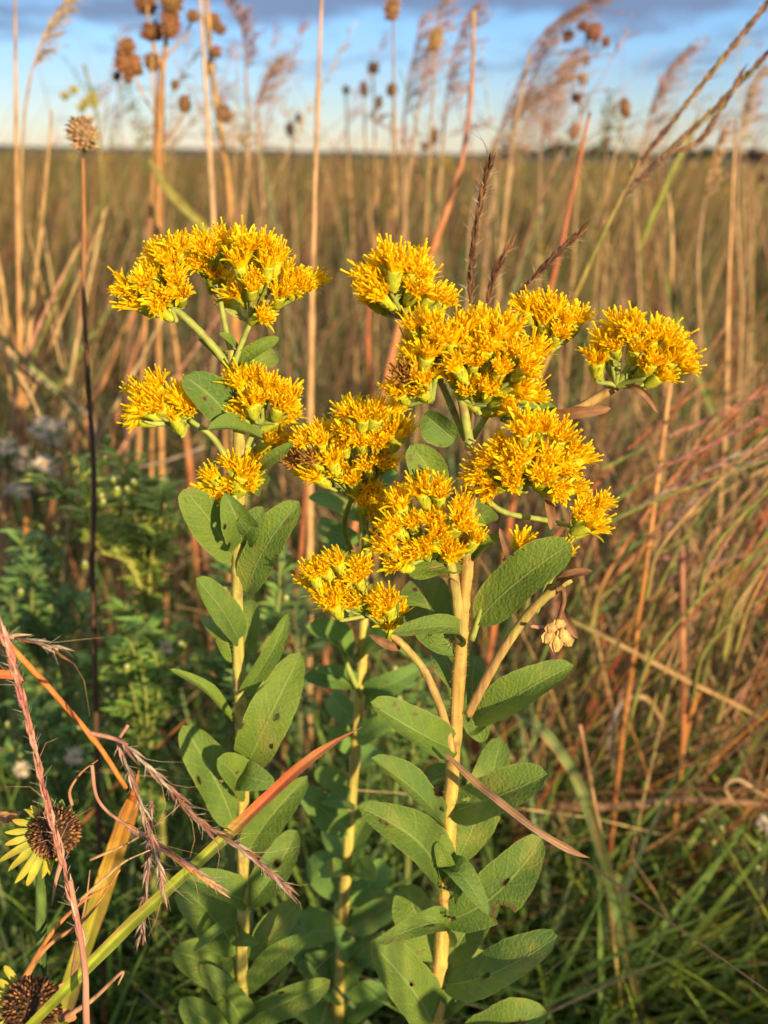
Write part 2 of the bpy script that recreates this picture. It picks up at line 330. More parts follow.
MM = 0.001
def head_mesh(seed, openness=1.0):
    "one goldenrod flower head, axis +z, the cup's top at the origin"
    r = random.Random(seed); mb = MB()
    prof = [(-6.2, 0.55), (-5.6, 1.25), (-4.2, 1.75), (-2.4, 2.0), (-0.8, 2.25), (0.0, 2.3)]
    mb.tube([(0, 0, z*MM) for z, _ in prof], [q*MM for _, q in prof], n=12, mi=2, ridge=0.04)
    for k in range(18):                                             # overlapping bracts of the cup
        th = k*2.39996; z0 = r.choice((-5.6, -4.2, -3.0)); ln = r.uniform(2.2, 3.4); c, s_ = math.cos(th), math.sin(th); pts, wd = [], []
        for i in range(4):
            u = i/3; z = z0+ln*u; rr = np.interp(z, [p[0] for p in prof], [p[1] for p in prof])+0.12+0.30*u*u
            pts.append((c*rr*MM, s_*rr*MM, z*MM)); wd.append((1.25*(1-u**2.2)+0.15)*MM)
        mb.ribbon(pts, wd, (c, s_, 0), fold=-0.2, mi=2)
    nr = r.randint(11, 14)
    for k in range(nr):                                             # strap-shaped ray florets
        th = 2*math.pi*(k+r.uniform(-0.3, 0.3))/nr; c, s_ = math.cos(th), math.sin(th); ln = r.uniform(3.8, 7.8); e0 = R(r.uniform(55, 85)); e1 = R(r.uniform(-10, 62)*openness+(1-openness)*60)
        x, z = 1.7, -0.3; pts, wd = [], []; tw = r.uniform(-0.5, 0.5)
        for i in range(7):
            u = i/6; pts.append(((c*x-s_*tw*u*u)*MM, (s_*x+c*tw*u*u)*MM, z*MM)); wd.append((0.45+1.0*math.sin(math.pi*min(1, 0.1+0.86*u))**0.7)*MM if u < 1 else 0.45*MM)
            e = e0+(e1-e0)*u; x += math.cos(e)*ln/6; z += math.sin(e)*ln/6
        mb.ribbon(pts, wd, (-c*0.5, -s_*0.5, 1), fold=0.35, mi=0, twist=r.uniform(-0.4, 0.4))
    nd = r.randint(13, 17)
    for k in range(nd):                                             # tubular disc florets with lobes and a protruding style
        rr = 1.85*math.sqrt((k+0.5)/nd); th = k*2.39996+r.uniform(-0.2, 0.2); bx, by = rr*math.cos(th), rr*math.sin(th)
        d = Vector((bx*0.26+r.uniform(-0.1, 0.1), by*0.26+r.uniform(-0.1, 0.1), 1)).normalized(); h = r.uniform(2.2, 5.6)
        b0 = Vector((bx, by, -0.2))*MM; mb.tube([b0, b0+d*h*0.55*MM, b0+d*h*MM], [0.34*MM, 0.44*MM, 0.66*MM], n=6, mi=1, cap=False)
        a = d.orthogonal().normalized(); bb = d.cross(a); top = b0+d*h*MM
        for q in range(5):
            an = 2*math.pi*q/5+k; o_ = a*math.cos(an)+bb*math.sin(an); sd = d.cross(o_)
            i0 = mb.vert(top+(o_*0.6-sd*0.42)*MM); i1 = mb.vert(top+(o_*0.6+sd*0.42)*MM); i2 = mb.vert(top+(o_*1.75+d*1.1)*MM); mb.face((i0, i1, i2), 1)
        if r.random() < 0.8:
            st = r.uniform(1.8, 4.4); dd = (d+Vector((r.uniform(-.2, .2), r.uniform(-.2, .2), 0))).normalized()
            mb.tube([top-d*0.5*MM, top+dd*st*0.8*MM, top+dd*st*MM], [0.24*MM, 0.28*MM, 0.36*MM], n=5, mi=0 if r.random() < 0.6 else 1)
    return mb
HEADS = []
for q in range(7):
    o_ = head_mesh(50+q, 1.0 if q < 5 else 0.45).build('flower_head', [MAT['ray'], MAT['disc'], MAT['cup']])
    HEADS.append(o_.data); bpy.data.objects.remove(o_)
o_ = head_mesh(77, 0.7).build('flower_head', [MAT['spent'], MAT['spent'], MAT['cup']]); HEADS.append(o_.data); bpy.data.objects.remove(o_)

def cluster(plant, org, base, heads, Y, scale=1.04, extra=0.6, stem_px=None, depth=0.55, tilt=0.25, seed=0):
    "flat-topped flower cluster: branchlets from base to each head; every head is a sub-part"
    r = random.Random(seed+31); Bp = at(base[0], base[1], Y); s = mpp(Bp)
    cx = sum(h[0] for h in heads)/len(heads); cy = sum(h[1] for h in heads)/len(heads)
    Rm = max(math.hypot(h[0]-cx, h[1]-cy) for h in heads)+8
    spots = []
    for h in heads:
        d = math.hypot(h[0]-cx, h[1]-cy)/Rm; dd = -math.sqrt(max(0, 1-d*d))*Rm*depth*s + r.uniform(-3, 3)*MM
        spots.append((h[0], h[1], dd, h[2] if len(h) > 2 else 1.0))
        if r.random() < extra: spots.append((h[0]+r.uniform(-12, 12), h[1]+r.uniform(-4, 12), dd+r.uniform(7, 16)*MM, 0.95))
    mb = MB(); ends = []
    for (x, y, dd, k) in spots:
        P = at(x, y, Y+dd); out = (P-Bp); ax = (out.normalized() + Vector((0, 0, tilt)) + (CAM-P).normalized()*0.25 + Vector((r.uniform(-.4, .4), r.uniform(-.4, .4), r.uniform(-.2, .3)))).normalized()
        sc = scale*k*r.uniform(0.8, 1.15); cup = P - ax*(2.2+r.uniform(-2.2, 2.6))*MM*sc; bot = cup - ax*6.0*MM*sc
        hub = Bp + (bot-Bp)*0.35*r.uniform(0.6, 1.2)
        mb.tube(spline([Bp, hub, bot-ax*1.2*MM, bot], 4), lin(1.0*MM, 0.6*MM, 13), n=6)
        if r.random() < 0.55:                                       # small leafy bract on the branchlet
            c = hub.lerp(bot, 0.5); dr = (ax+Vector((r.uniform(-.7, .7), r.uniform(-.7, .3), 0))).normalized(); ln = r.uniform(5, 9)*MM
            mb.ribbon([c, c+dr*ln*0.4, c+dr*ln*0.8, c+dr*ln], [0.8*MM, 2.2*MM, 1.4*MM, 0.2*MM], CAM-c, fold=0.3)
        ends.append((cup, ax, sc))
    cl = mb.build('flower_cluster', MAT['stem_green'], plant, org)
    for (c, ax, sc) in ends:
        h = bpy.data.objects.new('flower_head', HEADS[r.choices(range(8), (18, 18, 18, 18, 18, 9, 9, 1))[0]]); COL.objects.link(h); h.parent = cl
        q = Vector((0, 0, 1)).rotation_difference(ax).to_matrix() @ Matrix.Rotation(r.uniform(0, 6.28), 3, 'Z')
        h.matrix_basis = Matrix.Translation(c-Vector(org)) @ q.to_4x4() @ Matrix.Diagonal((sc, sc, sc, 1))
    return cl

def branch(plant, org, px, Y, w0, w1, mat='stem', name='branch', nodes=False):
    p = path(px, Y, 8); k = len(p); rad = []
    for i, P in enumerate(p):
        w = w0+(w1-w0)*i/(k-1); rad.append(w*mpp(P)/2*(1+0.05*math.sin(i*1.7)))
    mb = MB(); mb.tube(p, rad, n=14, ridge=0.035); return mb.build(name, MAT[mat], plant, org)
def ground_end(px, Y):
    "continue a stem from its lowest pixel to the soil"
    x, y = px[0]; P = at(x, y, Y); return Vector((P.x+0.004, P.y+0.004, 0))
def main_stem(plant, org, px, Y, w0, w1, mat='stem'):
    g = Vector(org); p = spline([g, g.lerp(at(px[0][0], px[0][1], Y), 0.5)] + [at(x, y, Y) for x, y in px], 8); k = len(p)
    rad = [0]*k
    for i, P in enumerate(p): rad[i] = (w0+(w1-w0)*i/(k-1))*mpp(at(px[0][0], px[0][1], Y)*(1-i/(k-1))+at(px[-1][0], px[-1][1], Y)*(i/(k-1)))/2*(1+0.04*math.sin(i*2.1))
    for i in range(k): rad[i] *= 1+(.14 if i % 5 == 2 else 0)
    mb = MB(); mb.tube(p, rad, n=16, ridge=0.04); r = random.Random(k)
    for q in range(1500):                                           # short hairs all over the stem
        f = r.uniform(.15, 1)*(k-1.01); i = int(f); P = p[i].lerp(p[i+1], f-i); t = (p[i+1]-p[i]).normalized(); a = t.orthogonal().normalized(); th = r.uniform(0, 6.28); o_ = a*math.cos(th)+t.cross(a)*math.sin(th); l_ = r.uniform(.5, 1.3)*MM
        b_ = P+o_*rad[i]*.95; mb.tube([b_, b_+(o_+t*r.uniform(-.3, .6))*l_], [.06*MM, .03*MM], n=3, cap=False)
    return mb.build('stem', MAT[mat], plant, org)

# ---- right plant, in focus
YR = 0.36
SR = [(436, 1026), (441, 950), (448, 850), (453, 760), (460, 660), (463, 610), (468, 560), (470, 500), (471, 440)]
gr = ground_end(SR, YR)
right = thing('goldenrod_plant', 'goldenrod in sharp focus with thick yellow stem, largest flower clusters and bitten grey-green leaves', 'goldenrod', gr, 'goldenrods in bloom')
main_stem(right, gr, SR, YR, 17.5, 10)
branch(right, gr, [(461, 640), (455, 585), (447, 555), (436, 540)], YR-0.004, 12, 8, 'stem_brown')
branch(right, gr, [(452, 752), (442, 712), (425, 672), (404, 646), (390, 634)], YR-0.004, 9, 7, 'stem_brown')
branch(right, gr, [(468, 715), (484, 684), (503, 650), (530, 612), (556, 588), (570, 578)], YR-0.002, 9, 10, 'stem_brown')
branch(right, gr, [(472, 640), (486, 598), (505, 566), (518, 553)], YR, 6, 5, 'stem_green')
branch(right, gr, [(471, 470), (500, 452), (545, 424), (580, 408), (617, 386)], YR+0.004, 7, 10, 'stem_brown')
branch(right, gr, [(471, 480), (500, 510), (545, 520), (580, 528)], YR+0.006, 6, 5, 'stem_green')
branch(right, gr, [(471, 450), (462, 400), (460, 390)], YR, 10, 8, 'stem_green')
branch(right, gr, [(466, 440), (440, 380), (415, 330), (406, 312)], YR+0.006, 7, 6, 'stem_green')
branch(right, gr, [(471, 440), (505, 390), (545, 352)], YR+0.008, 7, 5, 'stem_green')
branch(right, gr, [(471, 490), (500, 485), (530, 470)], YR, 7, 6, 'stem_green')
for (a_, b_, w_, d_, kw) in [
    ((476, 622), (568, 543), 50, -0.012, dict(roll=0.1, fold=0.12, bend=0.03, side=0.02)),
    ((474, 722), (576, 657), 38, -0.014, dict(roll=-0.2, side=-0.02, bend=0.04)),
    ((456, 748), (370, 700), 40, -0.022, dict(roll=0.15, bend=0.08, side=0.08)),
    ((446, 826), (379, 754), 32, -0.020, dict(roll=0.2, bend=0.06)),
    ((449, 812), (547, 772), 46, -0.018, dict(roll=0.0, side=-0.05, bend=0.05, holes=((0.72, -0.25, 0.022, 0.05), (0.25, 0.35, 0.05, 0.07)))),
    ((440, 890), (366, 800), 48, -0.016, dict(roll=-0.1, side=-0.06, holes=((0.86, 0.2, 0.03, 0.12),))),
    ((456, 862), (501, 742), 42, 0.014, dict(roll=0.1)),
    ((441, 922), (541, 838), 50, -0.010, dict(roll=0.1, side=-0.08, holes=((0.62, 0.05, 0.028, 0.085), (0.47, -0.85, 0.075, 0.42)))),
    ((436, 872), (483, 895), 26, -0.022, dict(roll=-0.3, bend=0.2, tipcurl=0.6)),
    ((448, 946), (406, 926), 27, -0.022, dict(roll=0.4, bend=0.2, tipcurl=0.6, holes=((0.7, 0.2, 0.04, 0.1),))),
    ((443, 984), (554, 934), 46, -0.020, dict(roll=-0.05, side=-0.10, bend=0.05, holes=((0.45, 0.0, 0.032, 0.10),))),
    ((434, 1030), (373, 938), 56, -0.012, dict(roll=0.2, side=0.04, holes=((0.35, 0.95, 0.05, 0.22), (0.62, -0.1, 0.02, 0.06)))),
    ((440, 1018), (482, 948), 32, 0.012, dict()),
    ((468, 1046), (548, 1010), 48, -0.006, dict(roll=0.0, side=-0.1, holes=((0.62, 0.1, 0.12, 0.16),))),
    ((456, 655), (413, 565), 52, 0.020, dict(roll=0.1)),
    ((458, 646), (410, 622), 24, -0.018, dict(roll=0.3, bend=0.25, tipcurl=0.5)),
    ((438, 492), (408, 442), 36, -0.004, dict(roll=0.1)),
    ((455, 440), (420, 412), 32, 0.0, dict(roll=-0.3)),
    ((500, 420), (560, 412), 20, 0.010, dict(roll=0.4)),
    ((482, 742), (474, 655), 36, 0.015, dict()),
    ((438, 960), (402, 880), 44, 0.018, dict()),
    ((446, 968), (498, 885), 40, 0.016, dict(holes=((0.55, 0.1, 0.03, 0.11), (0.75, -0.3, 0.02, 0.08)))),
    ((474, 560), (500, 535), 20, -0.004, dict()),
    ((462, 565), (404, 575), 26, -0.010, dict(roll=0.4)),
    ((466, 500), (490, 530), 26, 0.012, dict()),
    ((458, 690), (436, 640), 30, 0.020, dict()),
    ((470, 735), (500, 700), 26, 0.012, dict()),
    ((452, 770), (420, 790), 22, 0.015, dict()),
    ((384, 650), (398, 585), 10, -0.004, dict(roll=0.6)),
    ((445, 880), (438, 845), 18, -0.01, dict()),
    ((450, 905), (470, 868), 18, -0.008, dict()),
]:
    leaf(right, gr, a_, b_, w_, YR, d_, **kw)
for (a_, b_, w_, kw) in [((536, 420), (610, 410), 12, dict(roll=0.5, fold=0.6, bend=0.1)), ((622, 388), (658, 414), 7, dict(roll=0.4, bend=0.35, side=0.25, fold=0.7)), ((556, 592), (588, 570), 11, dict(fold=0.7, bend=0.15)),
                         ((562, 604), (578, 640), 9, dict(fold=0.6)), ((460, 590), (420, 572), 16, dict(roll=0.4, bend=0.2)), ((400, 648), (372, 636), 9, dict(fold=0.6)), ((510, 560), (500, 530), 9, dict(fold=0.6)), ((545, 500), (552, 530), 10, dict(fold=0.5))]:
    o_ = leaf(right, gr, a_, b_, w_, YR, -0.008, mat='leaf_dry', nu=20, nv=8, **kw); o_['label'] = 'withered brown leaf'
mb = MB(); P0 = at(562, 586, YR-0.006)                              # drooping withered heads
mb.tube(path([(556, 590), (562, 588), (564, 600), (560, 616), (558, 630)], YR-0.006), 0.9*MM, BROWN, 6)
ORAN = (0.55, 0.34, 0.12)
for (x, y, l) in [(548, 636, 17), (556, 644, 18), (563, 635, 17), (567, 640, 15), (559, 624, 14), (551, 628, 12)]:
    c = at(x, y, YR-0.008+random.uniform(-3, 3)*MM); ax = (at(x, y+10, YR)-at(558, 620, YR)).normalized(); mb.blob(c, ax, 5.2*mpp(c), l*mpp(c), ORAN, 9, 7, jit=0.08)
    for q in range(7):
        th = q*0.9; mb.ribbon([c-ax*l*0.3*mpp(c)+Vector((math.cos(th), math.sin(th)*.6, 0))*3*mpp(c), c+Vector((math.cos(th), math.sin(th)*.8, 0))*5.6*mpp(c), c+ax*l*0.42*mpp(c)+Vector((math.cos(th), math.sin(th), 0))*3*mpp(c)], [1.2*MM, 1.4*MM, 0.3*MM], CAM-c, jitc(ORAN, .3))
mb.tube(path([(558, 628), (545, 628), (530, 626)], YR-0.008), [0.7*MM]*13, PINK, 5)
o_ = mb.build('withered_buds', MAT['seed'], right, gr); o_['label'] = 'drooping bunch of withered tan flower buds'
C_R = [
    ((404, 318), [(397, 256), (411, 261), (386, 262), (400, 276), (423, 268), (417, 283), (435, 291), (383, 286), (366, 272), (375, 290), (362, 286)]),
    ((432, 400), [(430, 320), (414, 328), (410, 346), (428, 352), (397, 389), (417, 385), (403, 372), (424, 370), (440, 338)]),
    ((474, 404), [(466, 322), (481, 314), (455, 328), (495, 328), (509, 326), (478, 343), (474, 360), (515, 349), (503, 364), (535, 352), (526, 369), (531, 386), (490, 385), (506, 404), (466, 388), (455, 365), (490, 345)]),
    ((550, 352), [(526, 308), (541, 300), (554, 307), (567, 314), (577, 319), (562, 328), (545, 316)]),
    ((617, 386), [(597, 350), (606, 342), (632, 331), (621, 328), (635, 347), (654, 331), (668, 341), (658, 354), (661, 376), (687, 364), (676, 354), (648, 366), (614, 345)]),
    ((528, 480), [(486, 489), (491, 461), (500, 443), (524, 430), (543, 425), (561, 434), (579, 445), (552, 453), (524, 457), (571, 467), (542, 475), (514, 481), (578, 488), (561, 489), (478, 474), (510, 460)]),
    ((572, 528), [(585, 507), (602, 503), (598, 521), (580, 515)]),
    ((438, 560), [(399, 500), (421, 491), (439, 494), (461, 503), (394, 527), (411, 518), (434, 517), (462, 521), (475, 540), (452, 549), (407, 553), (423, 545), (399, 564), (390, 549), (440, 533)]),
    ((368, 616), [(314, 575), (325, 571), (338, 563), (361, 564), (345, 580), (357, 577), (332, 602), (352, 600), (318, 588)]),
    ((391, 636), [(372, 597), (388, 606), (389, 624), (381, 614)]),
    ((514, 556), [(524, 541)]),
    ((536, 612), [(563, 557, 0.8)]),
]
for i_, (b_, hs) in enumerate(C_R): cluster(right, gr, b_, hs, YR + (0.006 if i_ in (0, 3) else 0), seed=i_)
branch(right, gr, [(390, 634), (378, 622), (366, 613)], YR-0.004, 7, 5, 'stem_green')

# ---- left plant
YL = 0.385
SL = [(243, 1026), (243, 900), (243, 780), (240, 690), (237, 600), (238, 540), (240, 470), (236, 400), (232, 350)]
gl = ground_end(SL, YL)
left = thing('goldenrod_plant', 'goldenrod at the left with one wide domed flower top and shadow-striped leaves', 'goldenrod', gl, 'goldenrods in bloom')
main_stem(left, gl, SL, YL, 13, 10, 'stem_lime')
branch(left, gl, [(233, 372), (212, 345), (190, 322), (170, 305)], YL, 8, 7, 'stem_green')
branch(left, gl, [(233, 360), (226, 330), (220, 300), (215, 285)], YL+0.004, 6, 5, 'stem_green')
branch(left, gl, [(234, 365), (243, 340), (252, 320)], YL-0.003, 6, 5, 'stem_green')
branch(left, gl, [(238, 480), (215, 440), (190, 420)], YL-0.003, 7, 5, 'stem_green')
branch(left, gl, [(238, 470), (250, 440), (262, 418)], YL+0.002, 7, 5, 'stem_green')
branch(left, gl, [(239, 525), (236, 505), (234, 495)], YL-0.006, 7, 5, 'stem_green')
for (a_, b_, w_, d_, kw) in [
    ((233, 562), (179, 484), 42, -0.012, dict(roll=-0.1, side=-0.05)), ((246, 592), (295, 501), 40, -0.012, dict(roll=0.1)), ((240, 642), (195, 574), 34, -0.022, dict(roll=0.2, bend=0.1)),
    ((233, 662), (205, 606), 38, 0.012, dict()), ((241, 668), (251, 598), 22, 0.014, dict()), ((240, 696), (286, 624), 20, -0.014, dict(roll=0.3)),
    ((246, 766), (294, 663), 46, -0.008, dict(roll=0.05)), ((233, 722), (183, 668), 13, -0.016, dict(roll=0.6)), ((234, 826), (186, 729), 42, -0.006, dict(roll=-0.1)),
    ((246, 792), (218, 756), 36, -0.02, dict(roll=0.2, a=0.4, b=0.4)), ((243, 774), (270, 782), 32, -0.02, dict(roll=0.1, a=0.4, b=0.45, bend=0.2)), ((246, 857), (304, 783), 32, -0.006, dict(roll=0.15)),
    ((245, 902), (186, 872), 32, -0.018, dict(roll=0.2, side=0.05)), ((238, 952), (178, 878), 54, 0.008, dict()), ((240, 992), (174, 948), 48, -0.006, dict()),
    ((246, 938), (198, 942), 14, -0.018, dict(roll=0.5, bend=0.25)), ((242, 935), (260, 944), 16, -0.018, dict(roll=0.3, bend=0.2)), ((246, 992), (312, 930), 24, -0.016, dict(roll=0.4)), ((246, 1020), (326, 985), 30, -0.008, dict()),
    ((248, 905), (300, 824), 34, 0.012, dict(holes=((0.6, 0.1, 0.06, 0.2),))), ((236, 1040), (180, 1002), 38, -0.01, dict()), ((245, 1030), (205, 965), 30, -0.012, dict()),
    ((240, 545), (226, 497), 36, -0.016, dict(roll=-0.4, a=0.4, b=0.45)), ((239, 540), (262, 508), 28, -0.012, dict(roll=0.4, a=0.4)),
    ((232, 424), (184, 376), 40, -0.008, dict(roll=0.1, holes=((0.6, 0.3, 0.03, 0.09),))), ((262, 440), (212, 424), 24, -0.014, dict(roll=0.2)), ((234, 374), (197, 334), 14, 0.008, dict(roll=0.4)),
    ((236, 364), (280, 336), 15, -0.004, dict(roll=0.5)), ((240, 376), (282, 350), 24, 0.012, dict()), ((256, 468), (294, 442), 13, -0.014, dict(roll=0.3)), ((238, 350), (222, 332), 10, -0.006, dict()),
    ((240, 470), (262, 490), 22, 0.01, dict()), ((250, 700), (300, 680), 26, 0.02, dict()), ((250, 960), (300, 900), 30, 0.02, dict()),
]:
    leaf(left, gl, a_, b_, w_, YL, d_, **kw)
C_L = [
    ((172, 308), [(127, 289), (143, 283), (139, 304), (168, 256), (157, 250), (178, 248), (175, 277), (181, 294), (151, 266), (161, 300)]),
    ((216, 292), [(202, 246), (198, 262), (216, 267), (190, 258), (226, 242), (210, 252)]),
    ((252, 322), [(246, 248), (266, 246), (277, 258), (259, 273), (236, 291), (281, 287), (293, 272), (307, 281), (267, 314), (252, 287), (239, 262), (268, 262), (296, 285)]),
    ((190, 422), [(144, 390), (158, 384), (141, 409), (154, 403), (175, 394), (171, 407), (188, 405)]),
    ((262, 424), [(239, 381), (256, 373), (273, 380), (289, 390), (259, 393), (280, 403), (239, 408), (289, 405), (248, 396)]),
    ((234, 500), [(229, 461), (246, 468), (213, 477), (236, 480), (222, 491), (248, 482)]),
    ((250, 470), [(276, 428), (268, 441), (289, 443), (262, 455)]),
]
for i_, (b_, hs) in enumerate(C_L): cluster(left, gl, b_, hs, YL + (0.012 if i_ in (1, 6) else 0), seed=40+i_)

# ---- plant between and behind them
YM = 0.47
SM = [(338, 1026), (343, 920), (350, 820), (358, 720), (363, 640), (364, 560), (362, 500), (358, 470)]
gm = ground_end(SM, YM)
middle = thing('goldenrod_plant', 'goldenrod standing between and behind the two sharper ones, slightly blurred, many crowded pale leaves', 'goldenrod', gm, 'goldenrods in bloom')
main_stem(middle, gm, SM, YM, 12, 9, 'stem_lime')
for (a_, b_, w_, d_, kw) in [
    ((352, 655), (304, 622), 30, -0.02, dict()), ((362, 660), (392, 640), 36, -0.02, dict()), ((360, 682), (302, 676), 20, -0.02, dict()), ((362, 690), (420, 668), 24, -0.01, dict()),
    ((358, 700), (325, 665), 16, -0.02, dict()), ((356, 740), (396, 715), 24, -0.02, dict()), ((356, 752), (330, 725), 24, 0, dict()), ((352, 790), (312, 770), 22, 0, dict()),
    ((350, 830), (304, 790), 32, -0.02, dict()), ((352, 850), (382, 795), 28, 0, dict()), ((350, 800), (330, 800), 22, -0.02, dict()), ((350, 880), (318, 872), 26, -0.03, dict()), ((350, 872), (376, 880), 26, -0.03, dict()),
    ((346, 900), (310, 850), 36, 0.02, dict()), ((350, 930), (408, 895), 28, -0.01, dict()), ((346, 960), (332, 915), 20, -0.03, dict()), ((346, 990), (378, 935), 24, 0, dict()), ((342, 1000), (300, 960), 44, 0, dict()),
    ((345, 1020), (392, 985), 34, 0, dict()), ((340, 1035), (290, 1005), 34, -0.02, dict()), ((345, 930), (296, 930), 40, 0.02, dict()), ((342, 990), (286, 905), 46, 0.03, dict()), ((350, 905), (390, 860), 30, 0.02, dict()),
    ((352, 770), (380, 745), 26, 0.02, dict()), ((345, 960), (410, 950), 26, -0.02, dict()), ((362, 600), (340, 620), 16, 0, dict()), ((364, 570), (320, 540), 22, 0.01, dict()), ((360, 540), (310, 520), 24, 0.01, dict()),
    ((362, 520), (308, 490), 20, 0.0, dict()), ((362, 500), (398, 470), 22, 0.0, dict()), ((340, 1020), (320, 940), 40, 0.03, dict()), ((348, 880), (330, 820), 36, 0.03, dict()), ((360, 720), (330, 690), 26, 0.02, dict()),
]:
    leaf(middle, gm, a_, b_, w_, YM, d_, mat='leaf_pale', nu=26, nv=10, **kw)
C_M = [
    ((352, 496), [(314, 433), (341, 424), (328, 452), (309, 456), (321, 441), (300, 441), (345, 447), (310, 470), (350, 476), (335, 468)]),
    ((368, 490), [(363, 414), (378, 412), (392, 424), (360, 440), (378, 442), (350, 428), (396, 410), (402, 428), (366, 460), (386, 462), (374, 492), (346, 408)]),
    ((372, 540), [(376, 520), (386, 508), (364, 500)]),
]
for i_, (b_, hs) in enumerate(C_M): cluster(middle, gm, b_, hs, YM-0.085, 1.0, seed=70+i_)
branch(middle, gm, [(363, 560, YM), (366, 525, YM-.05), (369, 490, YM-.085)], YM-0.02, 7, 5, 'stem_green'); branch(middle, gm, [(363, 580, YM), (345, 530, YM-.05), (352, 496, YM-.085)], YM-0.02, 6, 5, 'stem_green')
branch(middle, gm, [(358, 690), (345, 660), (338, 640)], YM-0.01, 6, 4, 'stem_green')

# ------------------------------------------------------------------ creatures on the right plant
def spider():
    c = at(452, 641, YR-0.012); o = thing('spider', 'tiny dark spider clinging to the thick stem beside a curled leaf', 'spider', c); o.scale = (.7, .7, .7)
    mb = MB(); mb.blob((0.6*MM, 0, 0), (1, 0, -0.3), 1.0*MM, 2.6*MM, (0.03, 0.02, 0.015)); mb.blob((-0.9*MM, 0, 0.4*MM), (1, 0, -0.3), 0.7*MM, 1.6*MM, (0.05, 0.03, 0.02)); mb.build('body', MAT['seed'], o)
    for sgn in (-1, 1):
        for k in range(4):
            a = R(25+k*42); d = Vector((-math.cos(a), 0.0, sgn*math.sin(a))); l = MB()
            l.tube([Vector((-0.6*MM, 0, 0.2*MM)), d*2.6*MM+Vector((0, -1.3*MM, 0)), d*5.6*MM+Vector((0, 0.4*MM, 0))], [0.2*MM, 0.17*MM, 0.09*MM], (0.05, 0.03, 0.02), 5); l.build('leg', MAT['seed'], o)
spider()
for (x, y, lab) in [(444, 888, 'tiny black ant on the thick stem, upper of the two'), (449, 917, 'tiny black ant on the thick stem under a bitten leaf, lower of the two')]:
    c = at(x, y, YR-0.011); o = thing('ant', lab, 'ant', c, 'ants on the thick stem'); mb = MB(); K_ = (0.02, 0.012, 0.01)
    for dx, r_, l_ in ((-1.5, .55, 1.2), (0, .45, 1.5), (1.9, .8, 2.0)): mb.blob((dx*MM, 0, dx*-0.3*MM), (1, 0, -.3), r_*MM, l_*MM, K_)
    mb.build('body', MAT['seed'], o)
    for k in range(6):
        sg = 1 if k % 2 else -1; l = MB(); x0 = (-0.6+0.6*(k//2)); l.tube([(x0*MM, 0, 0), (x0*1.6*MM, -0.6*MM, sg*1.1*MM), (x0*2.4*MM, 0.3*MM, sg*2.0*MM)], 0.1*MM, K_, 4); l.build('leg', MAT['seed'], o)

# ------------------------------------------------------------------ grasses and dry stalks that can be told apart
def blade(name, px, Y, w, cols, label, cat='grass blade', group=None, nrm=None, fold=0.35, twist=0.0, taper=0.25):
    "grass leaf with a keel, parallel veins of slightly different colour and worn patches"
    p = path(px, Y, 9); k = len(p); g = p[0]; r = random.Random(label); mb = MB(); NV = 11; N0 = Vector(nrm) if nrm else (CAM-p[k//2]); prev = None
    vein = [r.uniform(.68, 1.25) for _ in range(NV)]; vein[NV//2] = 1.35; cs = grad(cols, k); ph = r.uniform(0, 6)
    for i, P in enumerate(p):
        u = i/(k-1); wd = w*mpp(P)*min(1, 0.6+u*2)*(1 if u < 1-taper else max(0.05, (1-u)/taper))*(1+.05*math.sin(u*23+ph)); t = (p[min(i+1, k-1)]-p[max(i-1, 0)]).normalized()
        n = (N0-t*N0.dot(t)).normalized(); n = Matrix.Rotation(twist*u+.25*math.sin(u*5+ph), 3, t) @ n; sd = t.cross(n); row = []
        for q in range(NV):
            v = -1+2*q/(NV-1); bl = max(0, mnoise.noise(Vector((u*9+ph, q*.35, ph)))-.12)*2.2+(.5 if u > .93 else 0)*r.random(); c = tuple(x*vein[q]*(1+.10*math.sin(u*31+q*1.3+ph)) for x in mix(cs[i], (.30, .17, .07), min(.75, bl)))
            wv = 1+(.10*mnoise.noise(Vector((u*26, v, ph))) if abs(v) == 1 else 0); row.append(mb.vert(P+sd*v*wv*wd/2+n*(abs(v)*fold*wd/2+.012*wd*(q % 2)), c))
        if prev:
            for q in range(NV-1): mb.face((prev[q], prev[q+1], row[q+1], row[q]))
        prev = row
    o = mb.build(name, MAT['grass'], None, g, smooth=True); o.data.polygons.foreach_set('use_smooth', np.array([not (f % (NV-1) in (NV//2-1, NV//2)) for f in range(len(mb.f))]))
    return tag(o, label, cat, group)
def stalk(name, px, Y, w, cols, label, cat='dry stalk', group=None, w1=None, node=0, root=False):
    "a bare stalk, one mesh"
    p = path(px, Y, 6)
    if root: p = rooted(p)
    k = len(p); g = p[0]; w1 = w1 or w*0.7
    rad = [(w+(w1-w)*i/(k-1))*mpp(P)/2*(1.25 if node and i % node == node-1 else 1) for i, P in enumerate(p)]
    mb = MB(); mb.tube(p, rad, grad(cols, k), 8); return tag(mb.build(name, MAT['dry'], None, g), label, cat, group)
